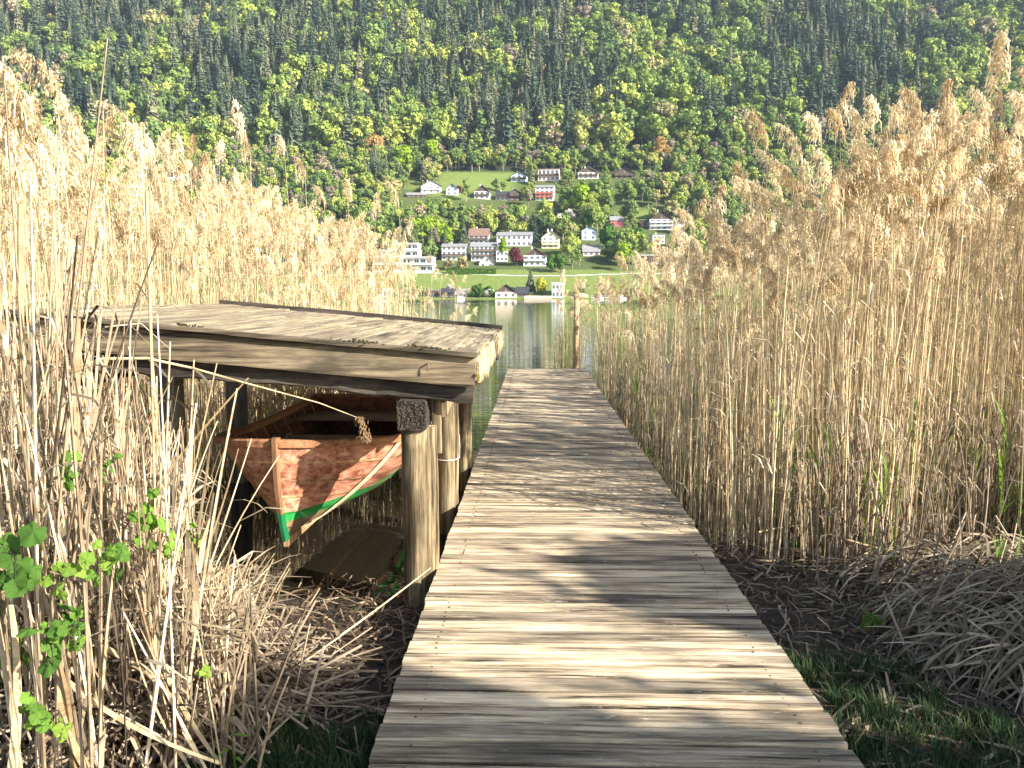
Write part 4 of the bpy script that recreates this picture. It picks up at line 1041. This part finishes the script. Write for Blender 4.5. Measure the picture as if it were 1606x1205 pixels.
def left_in(x, y):
    edge = -1.62 - .045 * y + .14 * math.sin(y * 2.1)
    if y < 8.25: return x < -3.3 - .1 * math.sin(y * 3)      # beside the shelter
    return x < edge
def left_h(x, y):
    e = -1.62 - .045 * y; t = min(1, max(0, (e - x) / 2.4))
    return 2.85 + 1.0 * t + .25 * noise.noise(Vector((x * .9, y * .9, 2)))
LB = fill_bed(r_, left_in, left_h, 7000, (-16, -1.7, 5.0, 17.5))
def right_in(x, y):
    lo = 5.4 + .35 * math.sin(x * 2.3) + (.25 if x > 2.6 else 0) + .9 * max(0, 1.6 - x)
    ed = 1.23 + .06 * math.sin(y * 2.7)
    return y > lo and x > ed and x < min(8.5, 2.2 + y * .8) and (x > 4.4 or y < 6.6 or noise.cell(Vector((x * 9, y * 9, 3.3))) < .05)
def right_h(x, y):
    t = min(1, max(0, (x - 1.2) / 2.2))
    return 2.30 + 1.2 * t + .28 * noise.noise(Vector((x * .9, y * .9, 7)))
RB = fill_bed(r_, right_in, right_h, 4300, (1.2, 8.6, 5.2, 18.0))
scatter('reed_bed', SRC, *LB, 'dense bed of pale dry reeds behind and beside the boat shelter')
scatter('reed_bed', SRC, *RB, 'dense bed of pale dry reeds along the right edge of the boardwalk')
# sparse reeds at the lake end and inside the shelter
P, RO, S, I = [], [], [], []
for i in range(150):
    x, y = r_.choice(((r_.uniform(1.15, 2.2), r_.uniform(17, 21)), (r_.uniform(.55, 1.2), r_.uniform(17.8, 20.5)), (r_.uniform(-2.6, -1.5), r_.uniform(15.5, 19))))
    s = r_.uniform(.5, .85); P.append((x, y, -.3)); RO.append((r_.gauss(0, .06), r_.gauss(0, .06), r_.uniform(0, 6))); S.append((1, 1, s)); I.append(r_.choice((r_.randrange(16), 16 + r_.randrange(8))))
for i in range(900):
    y = r_.uniform(7.9, 8.8); x = r_.uniform(-3.4, -1.1); P.append((x, y, -.2)); RO.append((r_.gauss(0, .09), r_.gauss(0, .09), r_.uniform(0, 6))); S.append((1.1, 1.1, r_.uniform(.45, .72))); I.append(16 + r_.randrange(8) if r_.random() < .85 else 29 + r_.randrange(3))
for i in range(1100):
    x = r_.uniform(1.25, 5.5); y = 5.35 + .35 * math.sin(x * 2.3) + .9 * max(0, 1.6 - x) + abs(r_.gauss(0, .8)) + (r_.uniform(0, 9) if x < 1.9 else 0) - .35 * (r_.random() < .12)
    P.append((x, y, max(-.25, near_z(x, y)) - .02)); RO.append((r_.gauss(0, .07), r_.gauss(0, .07), r_.uniform(0, 6))); S.append((1.1, 1.1, r_.uniform(.5, 1.4))); I.append(24 + r_.randrange(5) if r_.random() < .9 else 29 + r_.randrange(3))
scatter('reed_fringe', SRC, P, RO, S, I, 'short old reed stubble and green shoots at the feet of the reed beds')

# individual reeds: the nearest ones and those standing clear above the beds
def reed_thing(loc, h, label, group, i=None, rad=1.0, rz=None, tilt=(0, 0)):
    i = rr_.randrange(16) if i is None else i
    root = empty('reed', loc, label=label, cat='reed', group=group); s = h / 3.25
    root.rotation_euler = (tilt[0], tilt[1], rr_.uniform(0, 6.28) if rz is None else rz)
    root.scale = (rad, rad, s)
    for me in RPM[i]: link(bpy.data.objects.new(me.name.split('.')[0], me), root)
    return root
RPM = [[mb[1].mesh('stalk', [M['reed']]), mb[2].mesh('plume', [M['plume']])] + [q.mesh('leaf', [M['rleaf']]) for q in mb[3]] for mb in RP]
PTOP = [sum((Vector(v) for v in mb[2].v), Vector()) / len(mb[2].v) for mb in RP]
STRAIGHT = sorted(range(16), key=lambda q: PTOP[q].xy.length)[:10]
def reed_to(px, py, Y, label, group=None, i=None, rad=1.1):
    t = at(px, py, Y); i = rr_.choice(STRAIGHT) if i is None else i; o = PTOP[i]; rz = rr_.uniform(0, 6.28)
    s_ = (t.z + .2) / max(v[2] for v in RP[i][2].v); d_ = Matrix.Rotation(rz, 3, 'Z') @ Vector((o.x * rad, o.y * rad, 0))
    return reed_thing((t.x - d_.x, Y - d_.y, -.2), s_ * 3.25, label, group, i, rad, rz)
for px, py, Y, lab in ((52, 72, 3.7, 'very tall reed with nodding plume near the upper edge, beside the leftmost plumes'),
                       (186, 158, 4.0, 'tall leaning reed with a drooping plume above the platform end'),
                       (372, 155, 8.8, 'slim reed with thin one-sided plume standing high above the left reed bed'),
                       (1572, 48, 4.9, 'tallest reed of the right bed, its plume high against the forest'),
                       (1328, 130, 6.4, 'slim reed whose thin plume tops the right bed beside the dense plume cluster'),
                       (1602, 140, 5.4, 'tall reed with drooping plume at the outermost right edge'),
                       (1188, 172, 6.2, 'reed with nodding plume standing clear at the near left flank of the right bed')):
    reed_to(px, py, Y, lab)
for px, py, Y in ((8, 95, 3.2), (18, 140, 3.3), (5, 180, 2.9), (32, 190, 3.5), (14, 240, 3.1), (60, 235, 3.8), (100, 285, 4.2), (130, 300, 4.4), (205, 190, 4.6), (75, 320, 4.0), (28, 300, 3.4), (110, 210, 4.6)):
    reed_to(px, py, Y, 'tall near reed with fluffy plume in the clump left of the shelter', 'near plumed reeds at the left')
for px, py, Y in ((300, 205, 9), (345, 215, 9.5), (440, 208, 9.2), (470, 245, 9.6), (385, 208, 9.1), (260, 225, 9), (225, 200, 8.8), (500, 290, 10), (545, 280, 11), (615, 280, 12), (640, 345, 12.5), (590, 300, 11.5)):
    reed_to(px, py, Y, 'reed plume standing clear above the bed behind the shelter', 'reeds rising above the left bed')
for px, py, Y in ((1240, 185, 6.3), (1275, 175, 6.4), (1310, 165, 6.0), (1345, 170, 6.2), (1368, 150, 6.1), (1400, 178, 6.3), (1440, 175, 5.9), (1480, 165, 6.1), (1490, 160, 6.4), (1550, 175, 5.8), (1590, 190, 5.7), (1205, 230, 6.6), (1160, 255, 6.9), (1130, 290, 7.4), (1100, 310, 8), (1060, 340, 9), (1030, 370, 10), (1000, 392, 11), (975, 400, 12), (1420, 230, 5.7), (1520, 245, 5.8), (1290, 230, 5.9)):
    reed_to(px, py, Y, 'reed plume standing clear above the bed right of the boardwalk', 'reeds rising above the right bed')
r3 = random.Random(91)
for i in range(95):                                # the first rows of the right bed
    x = r3.uniform(1.3, 5.2); y = 5.45 + .35 * math.sin(x * 2.3) + (.25 if x > 2.6 else 0) + .9 * max(0, 1.6 - x) + r3.uniform(-.12, .25)
    reed_thing((x, y, near_z(x, y) - .02), right_h(x, y) * r3.uniform(.85, 1.05), 'dry reed in the front row of the bed right of the boardwalk', 'front-row reeds at the right', None, r3.uniform(.9, 1.3), None, (r3.gauss(0, .03), r3.gauss(0, .03)))
# thick near stalks at the left
NS_ = []
for i in range(10):
    s, f, l = reed_parts(r3, 2.4, .0085, r3.uniform(.0, .10), False, 0, 0); b = merge([s])
    for q in range(r3.randint(1, 3)):              # loose papery sheaths
        z = r3.uniform(.2, 1.6); a = r3.uniform(0, 6.28); dv = Vector((math.cos(a), math.sin(a), 0))
        b.strip([Vector((0, 0, z)) + dv * .004, Vector((0, 0, z + .2)) + dv * .014, Vector((0, 0, z + .36)) + dv * .05], [.014, .02, .004], Vector((-dv.y, dv.x, 0)), 1)
    NS_.append(b.mesh('reed_stem', [M['nearreed'], M['nearleaf']]))
for i in range(4):
    s, f, l = reed_parts(r3, 2.4, .0085, .02, False, 0, 0); NS_.append(s.mesh('reed_stem', [M['reed']]))
def stem_thing(p0, p1, label, group=None, rad=1.0, i=None, name='dry_reed', mats=None):
    o = link(bpy.data.objects.new(name, NS_[r3.randrange(10) if i is None else i])); p0, p1 = Vector(p0), Vector(p1); d_ = p1 - p0
    o.location = p0; o.rotation_mode = 'QUATERNION'; o.rotation_quaternion = d_.to_track_quat('Z', 'Y'); L = d_.length
    o.scale = (rad, rad, L / 2.4); return tag(o, label, 'reed stem', group)
for i in range(105):
    f = r3.random(); y = r3.uniform(2.35, 4.3); x = at(-40 + 330 * f ** 1.2 + 40 * r3.random(), 600, y).x
    z = near_z(x, y); h = r3.uniform(.7, 2.7)
    px = proj((x, y, z))[0]; lim = 120 if px < 110 else (470 if px < 165 else 590 if px < 300 else 740)
    while proj((x, y, z + h))[1] < lim - r3.uniform(0, 130): h *= .9
    stem_thing((x, y, z - .03), (x + r3.gauss(0, .10) * h, y + r3.gauss(0, .08) * h, z + h), 'pale dry reed stalk in the thicket at the near left edge', 'near reed stalks at the left', r3.uniform(.55, 1.15))
for i in range(34):
    y = r3.uniform(2.5, 4.1); x = at(r3.uniform(150, 420), 900, y).x; z = near_z(x, y); h = r3.uniform(.25, .9)
    px = proj((x, y, z))[0]
    while proj((x, y, z + h))[1] < (640 if px < 320 else 890): h *= .88
    stem_thing((x, y, z - .03), (x + r3.gauss(0, .22) * h, y + r3.gauss(0, .12) * h, z + h), 'short broken reed stalk in front of the hanging boat', 'broken reed stalks before the boat', r3.uniform(.5, .9))
for p0, Y0, p1, Y1, lab, rd in (((215, 800), 3.0, (384, 588), 3.3, 'long leaning reed stalk crossing in front of the shelter post', .75),
        ((318, 880), 3.1, (380, 705), 3.3, 'leaning reed stalk ending in front of the boat bow', .7),
        ((262, 770), 3.1, (245, 622), 3.2, 'upright broken stalk before the grey shelter post', 1.0),
        ((435, 1066), 3.25, (680, 894), 4.0, 'long pale reed stick propped against the edge of the boardwalk', .8),
        ((40, 1010), 2.6, (330, 1205), 2.35, 'thick fallen reed stalk lying down towards the grass', 1.6),
        ((125, 1000), 2.75, (285, 1085), 2.6, 'thick fallen stalk across the tangle of broken reeds', 1.7),
        ((230, 965), 2.8, (330, 1205), 2.5, 'thick grey stalk slanting down to the bottom edge', 1.5),
        ((150, 925), 2.9, (345, 930), 2.9, 'bleached horizontal stalk below the green weeds', 1.2),
        ((5, 720), 2.6, (130, 880), 2.6, 'dark leaning stalk crossing the leftmost clump', .9),
        ((120, 500), 2.7, (105, 1120), 2.55, 'thickest upright grey stalk of the leftmost clump', 1.7),
        ((33, 320), 2.6, (40, 900), 2.6, 'thick bare stalk near the picture edge, snapped at the top', 1.3),
        ((230, 300), 2.9, (238, 900), 2.8, 'straight reddish bare stalk rising above the platform', .8),
        ((20, 1205), 2.3, (42, 950), 2.35, 'pale stout stalk at the lower corner', 1.7),
        ((118, 1205), 2.35, (112, 1020), 2.4, 'stout twin stalk at the bottom edge', 1.6),
        ((136, 1205), 2.35, (100, 1040), 2.4, 'stout bent stalk beside the twin one', 1.5),
        ((1190, 835), 5.4, (1265, 818), 5.5, 'pale broken stalk lying across the right shore pool', .9),
        ((1300, 838), 5.1, (1455, 880), 4.9, 'pale fallen stalk slanting down to the dead reed heap', 1.0),
        ((1205, 770), 5.6, (1330, 800), 5.5, 'bleached fallen stalk leaning in the right reed front', .8)):
    a, b_ = at(*p0, Y0), at(*p1, Y1); a.z = max(a.z, near_z(a.x, a.y) + .02); b_.z = max(b_.z, near_z(b_.x, b_.y) + .02)
    if a.z > b_.z and lab.startswith(('thick', 'straight', 'dark')): pass
    stem_thing(a, b_, lab, None, rd * 1.1, i=r3.randrange(10, 14))
# the arching reed leaf stalk in front of the fascia, with a brown plume hanging before the boat
ar = empty('bent_reed', at(60, 640, 3.4), label='long bent-over reed arching below the fascia with a brown plume hanging before the boat', cat='reed')
pts = [at(x, y, Y) - Vector(ar.location) for x, y, Y in ((60, 640, 3.4), (110, 580, 3.45), (160, 563, 3.5), (230, 562, 3.6), (300, 577, 3.75), (400, 605, 4.0), (500, 632, 4.2), (560, 655, 4.3))]
m = MB(); m.tube(pts, [.007, .007, .006, .006, .005, .004, .003, .002], 5); m.build('stalk', M['reed'], ar)
m = MB(); q = pts[-1]
for i in range(150):
    g_ = r3.random(); c = q + Vector((.01 + .04 * g_ + r3.gauss(0, .012), r3.gauss(0, .012), .01 - .13 * g_)); d_ = Vector((r3.gauss(0, .4), r3.gauss(0, .4), -1)).normalized() * .03; u_ = d_.orthogonal().normalized() * .004
    m.add([tuple(c - u_), tuple(c + d_ * .5 + u_), tuple(c + d_), tuple(c + d_ * .4 - u_)], [(0, 1, 2, 3)])
m.build('plume', m_plain('brown_plume', (.16, .10, .055), .95, .1, .4, 30), ar)
m = MB()
for i, dx in ((3, .05), (4, .07)):
    p = pts[i]; m.strip([p, p + Vector((.05, -.01, -.03)), p + Vector((.10, -.01, -.09)), p + Vector((.10, 0, -.17))], [.01, .022, .018, .003], Vector((.3, -.5, .8)).normalized())
m.build('leaf', M['rleaf'], ar)

# dark twigs in the tangle
for i, (a, b_, Y) in enumerate((((135, 1005), (232, 990), 2.7), (((225, 905)), (160, 1110), 2.6), ((125, 1115), (330, 1105), 2.5), ((160, 1040), (300, 1060), 2.6), ((60, 1090), (140, 1000), 2.5), ((0, 1200), (70, 1110), 2.35), ((20, 832), (100, 880), 2.6))):
    p, q = at(*a, Y), at(*b_, Y + .1); m = MB(); mid = (p + q) / 2 + Vector((r3.gauss(0, .02), r3.gauss(0, .02), r3.gauss(0, .015)))
    m.tube([p, p.lerp(mid, .5) + Vector((0, 0, .006)), mid, q.lerp(mid, .5), q], [.005, .005, .004, .004, .002], 5)
    for k_ in range(3): c = p.lerp(q, r3.random()); m.tube([c, c + Vector((r3.gauss(0, .05), r3.gauss(0, .03), r3.uniform(-.06, .08)))], [.003, .001], 4)
    tag(m.build('twig', M['twig']), 'thin dark dead twig in the tangle of broken reeds at the left', 'twig', 'dark twigs in the left tangle')

# ------------------------------------------------------------------ low stuff: tangle, litter, heap, grass
blade_src = []
for i in range(6):
    b = MB(); L = .42; c = rr_.uniform(-.10, .22); q = rr_.uniform(-.05, .05)
    pts = [Vector((q * math.sin(f * 3), 0, 0)) + Vector((L * (f - .5), 0, c * (1 - (2 * f - 1) ** 2))) for f in np.linspace(0, 1, 6)]
    b.strip(pts, [.004, .010, .013, .012, .008, .002], Vector((0, 1, rr_.uniform(-.5, .5))).normalized()); blade_src.append(bpy.data.objects.new('blade_source', b.mesh('dead_blade', [M['heap']])))
stick_src = []
for i in range(5):
    b = MB(); L = .5; b.tube([(-L / 2, 0, 0), (0, rr_.uniform(-.02, .02), rr_.uniform(-.02, .03)), (L / 2, 0, 0)], [.005, .0052, .004], 5); stick_src.append(bpy.data.objects.new('stick_source', b.mesh('stick', [M['oldreed']])))
lit_src = []
for i in range(4):
    b = MB(); L = .13; b.strip([Vector((-L / 2, 0, 0)), Vector((0, rr_.uniform(-.012, .012), rr_.uniform(.0, .02))), Vector((L / 2, 0, 0))], [.006, .010, .004], Vector((0, 1, rr_.uniform(-.6, .6))).normalized()); lit_src.append(bpy.data.objects.new('litter_source', b.mesh('litter_bit', [M['litter']])))
r4 = random.Random(44)
P, RO, S, I = [], [], [], []
while len(P) < 9000:
    x, y = r4.uniform(-3.2, 4.5), r4.uniform(2.2, 6.2); z = near_z(x, y)
    if z < -.07 or (z < 0 and r4.random() < .6) or (DX0 < x < DX1): continue
    if r4.random() < .3 * (noise.noise(Vector((x * 2, y * 2, 0))) + .6): continue
    P.append((x, y, z + r4.uniform(0, .03) if z > 0 else .004)); RO.append((r4.gauss(0, .25 if z > 0 else .03), r4.gauss(0, .3 if z > 0 else .03), r4.uniform(0, 6.28))); q = r4.uniform(.5, 1.7); S.append((q, r4.uniform(.8, 1.6), 1)); I.append(r4.randrange(4))
scatter('reed_litter', lit_src, P, RO, S, I, 'dark wet litter of chopped reed bits on the mud bank')
def heap(cx, cy, rx, ry, hh, n, label, name='dead_reed_heap', flat=.5, src=None, sc_=(.7, 1.8)):
    P, RO, S, I = [], [], [], []
    for i in range(n):
        a, q = r4.uniform(0, 6.28), math.sqrt(r4.random()); x, y = cx + rx * q * math.cos(a), cy + ry * q * math.sin(a)
        if DX0 - .02 < x < DX1 + .05: continue
        top = hh * (1 - q * q); z = near_z(x, y) + top * r4.uniform(.35, 1.05)
        th = math.atan2(y - cy, x - cx)
        P.append((x, y, z)); RO.append((r4.gauss(0, .5), q * flat + r4.gauss(0, .4), th + r4.gauss(0, .8))); g_ = r4.uniform(*sc_); S.append((g_, r4.uniform(.7, 1.5), r4.uniform(.5, 1.4))); I.append(r4.randrange(len(src)))
    return scatter(name, src, P, RO, S, I, label)
heap(2.75, 3.75, .95, .75, .36, 2600, 'grey heap of dead drooping reed leaves on the bank right of the boardwalk', src=blade_src)
heap(3.1, 4.9, 1.3, .55, .16, 900, 'flattened dead reed leaves at the foot of the right reed bed', 'dead_reed_leaves', src=blade_src + stick_src)
heap(-1.75, 3.15, .85, .75, .34, 1500, 'tangle of broken straw-coloured reeds at the left', 'broken_reed_tangle', .3, blade_src[:1] + stick_src, (.6, 1.9))
# fine upright stems behind the tangle
P, RO, S, I = [], [], [], []
for i in range(620):
    y = r4.uniform(2.6, 5.0); x = at(r4.uniform(-80, 370) , 800, y).x
    if x > -1.25 and y > 4.2: continue
    z = near_z(x, y) - .02; px = proj((x, y, z))[0]; k_ = r4.uniform(.3, 1.1)
    while proj((x, y, z + 2.2 * k_))[1] < (300 if px < 90 else 520 if px < 150 else 640 if px < 290 else 880 if px < 440 else 2000) and k_ > .02: k_ *= .88
    if k_ < .08: continue
    P.append((x, y, z)); RO.append((r4.gauss(0, .13), r4.gauss(0, .13), r4.uniform(0, 6.28))); q = r4.uniform(.8, 1.5); S.append((q, q, k_))
    I.append(16 + r4.randrange(8) if r4.random() < .93 else 29 + r4.randrange(3))
near_src = []
for i in range(8):
    a_, f, l = reed_parts(rr_, 2.2, .0048, rr_.uniform(.0, .22), False, 0, rr_.randint(1, 4))
    near_src.append(bpy.data.objects.new('stem_source', merge([a_, merge1(l)]).mesh('reed_stem', [M['nearreed'], M['nearleaf']])))
I = [q - 16 if q < 24 else 8 + (q - 29) for q in I]
scatter('reed_thicket', near_src + g_src, P, RO, S, I, 'thicket of thin dry reed stems at the near left bank')
gr_src = []
for i in range(4):
    b = MB()
    for q in range(22):
        a, rd = r4.uniform(0, 6.28), r4.uniform(0, .05); x, y = rd * math.cos(a), rd * math.sin(a); h = r4.uniform(.035, .09); dv = Vector((math.cos(a + r4.gauss(0, .6)), math.sin(a + r4.gauss(0, .6)), 0)); ln = r4.uniform(.1, .6)
        b.strip([Vector((x, y, 0)), Vector((x, y, h * .6)) + dv * h * ln * .3, Vector((x, y, h)) + dv * h * ln], [.0035, .004, .0008], Vector((-dv.y, dv.x, 0)))
    gr_src.append(bpy.data.objects.new('tuft_source', b.mesh('grass_tuft', [M['grass']])))
P, RO, S, I = [], [], [], []
for i in range(5500):
    y = r4.uniform(1.9, 3.9)
    if r4.random() < .4: x = r4.uniform(-1.35, DX0 - .02); lim = 3.02 + .25 * noise.noise(Vector((x * 3, y, 0)))
    else: x = r4.uniform(DX1 + .02, 3.6); lim = 2.98 + .5 * noise.noise(Vector((x * 2, y * 2, 3))) + (.75 if x < 1.75 else 0)
    if y > lim or (y > 2.7 and r4.random() < .5): continue
    P.append((x, y, near_z(x, y))); RO.append((r4.gauss(0, .15), r4.gauss(0, .15), r4.uniform(0, 6.28))); q = r4.uniform(.6, 1.25); S.append((q, q, q)); I.append(r4.randrange(4))
scatter('grass', gr_src, P, RO, S, I, 'short dark green grass beside the near end of the boardwalk')

# ------------------------------------------------------------------ leafy weeds and green shoots
def weed(px, py, Y, size, n, label, mt='weed'):
    c = at(px, py, Y); g_ = near_z(c.x, Y); root = empty('leafy_weed', (c.x, Y, g_), label=label, cat='plant'); hgt = c.z - g_
    m = MB(); tips = []
    ns = max(2, n // 8)
    for i in range(ns):
        tx, ty = r4.gauss(0, size * .5), r4.gauss(0, size * .35); tz = hgt + r4.gauss(0, size * .6)
        m.tube([(tx * .2, ty * .2, 0), (tx * .5 + .01, ty * .5, tz * .5), (tx, ty, tz)], [.0024, .002, .001], 4); tips.append((tx, ty, tz))
    m.build('stem', M['twig'], root); lf = MB()
    for i in range(n):
        tx, ty, tz = r4.choice(tips); p = Vector((tx + r4.gauss(0, size * .38), ty + r4.gauss(0, size * .3), tz + r4.gauss(0, size * .42)))
        nrm = Vector((r4.gauss(.25, .5), r4.gauss(-.7, .4), r4.gauss(.55, .4))).normalized(); a = nrm.orthogonal().normalized(); a = Matrix.Rotation(r4.uniform(0, 6.28), 3, nrm) @ a; b_ = nrm.cross(a); R0 = size * r4.uniform(.22, .42)
        lf.tube([(tx, ty, tz), tuple((p + Vector((tx, ty, tz))) / 2 + Vector((0, 0, .006))), tuple(p)], [.0012, .001, .0008], 3, 1)
        k_ = 30; vs = [tuple(p + nrm * R0 * .12)]
        for q in range(k_):
            th = 2 * math.pi * q / k_; lobes = (.80 + .20 * abs(math.cos(th * 2.5)) ** .8) * (1.0 + .22 * math.cos(th)); lobes *= 1 - .55 * max(0, math.cos(th - math.pi)) ** 10; lobes *= 1 + .09 * (q % 2)
            vs.append(tuple(p + (a * math.cos(th) + b_ * math.sin(th)) * R0 * lobes - nrm * R0 * .22 * (.4 + .6 * math.sin(th * 2.5) ** 2)))
        lf.add(vs, [(0, 1 + q, 1 + (q + 1) % k_) for q in range(k_)], 0, r4.random())
    lf.build('leaves', [M[mt], M['twig']], root)
for px, py, Y, s_, n, lab in ((45, 900, 2.55, .125, 20, 'largest leafy green weed climbing at the leftmost edge of the tangle'),
        (118, 900, 2.7, .08, 10, 'small dark green weed right of the largest leafy one'),
        (102, 985, 2.5, .07, 9, 'three-leaved green weed hanging low below the largest leafy one'),
        (40, 1125, 2.35, .07, 10, 'bright green weed near the lower corner'),
        (80, 1150, 2.35, .05, 6, 'smallest pale green weed beside the lower corner one'),
        (108, 722, 3.0, .07, 8, 'sunlit yellow-green weed high between the stalks below the platform'),
        (186, 742, 3.1, .055, 6, 'small sunlit weed between the stalks, right of the highest one'),
        (248, 815, 3.1, .085, 10, 'bright green weed in front of the grey shelter post'),
        (258, 875, 3.0, .06, 7, 'green weed under the bright one in front of the grey post'),
        (180, 885, 2.8, .08, 10, 'mid-green weed in the middle of the tangle'),
        (305, 848, 3.2, .05, 6, 'small green weed nearest to the hanging boat'),
        (65, 1000, 2.5, .06, 7, 'drooping green weed under the largest leafy one'),
        (330, 1050, 2.7, .04, 5, 'tiny green weed at the edge of the lower left grass')):
    weed(px, py, Y * .86, s_ * .78, int(n * 1.4), lab)
def blades(px, py, Y, h, n, label):
    c = at(px, py, Y); m = MB()
    for i in range(n):
        a = r4.uniform(0, 6.28); dv = Vector((math.cos(a), math.sin(a), 0)); L = h * r4.uniform(.6, 1.1); x = r4.gauss(0, .03)
        m.strip([Vector((x, 0, 0)), Vector((x, 0, L * .55)) + dv * .02, Vector((x, 0, L)) + dv * .09], [.014, .022, .003], Vector((1, r4.gauss(0, .3), 0)).normalized())
    tag(m.build('green_shoots', M['greenstem'], None, False, (c.x, Y, near_z(c.x, Y))), label, 'plant')
blades(1522, 930, 4.6, .26, 5, 'pair of fresh green blades at the foot of the right reeds')
blades(1568, 915, 4.7, .36, 8, 'larger clump of fresh green blades at the right edge')
blades(1375, 1010, 4.0, .14, 5, 'tiny green blades on the bank left of the dead reed heap')
blades(318, 935, 3.6, .22, 6, 'dark green blades in the mud left of the boat reflection')

# trees standing on the bank behind the viewpoint: they shade the near end of the boardwalk
def bank_tree(x, y, h, label, seed):
    r_ = random.Random(seed); root = empty('bank_tree', (x, y, 0), label=label, cat='tree')
    broad_crown(r_, h, .30, 14, 95, .085, .30).build('crown', M['midgreen'], root); trunk(r_, h, .16, 6).build('trunk', M['bark'], root)
for (tx, ty, dist, h, lab, sd) in ((.40, 2.0, 9.0, 6.3, 'leafy tree on the bank behind the viewpoint that shades the near boardwalk', 4), (2.8, 3.5, 6.3, 5.2, 'smaller leafy tree on the bank right of the dead reed heap', 9)):
    bank_tree(tx + math.sin(AZ) * dist, ty + math.cos(AZ) * dist, h, lab, sd)

# ------------------------------------------------------------------ thin air between here and the far hill
m = MB(); m.box((0, 600, 420), (5200, 2150, 848)); hz_o = m.build('haze', NT('haze_air').m); tag(hz_o, 'thin bluish air over the lake', None, None, 'stuff')
k = hz_o.data.materials[0].node_tree; k.nodes.remove(k.nodes['Principled BSDF']); pv = k.nodes.new('ShaderNodeVolumePrincipled'); pv.inputs['Density'].default_value = .00007; pv.inputs['Color'].default_value = (.62, .78, .95, 1); pv.inputs['Anisotropy'].default_value = .1
k.links.new(pv.outputs[0], k.nodes['Material Output'].inputs['Volume'])
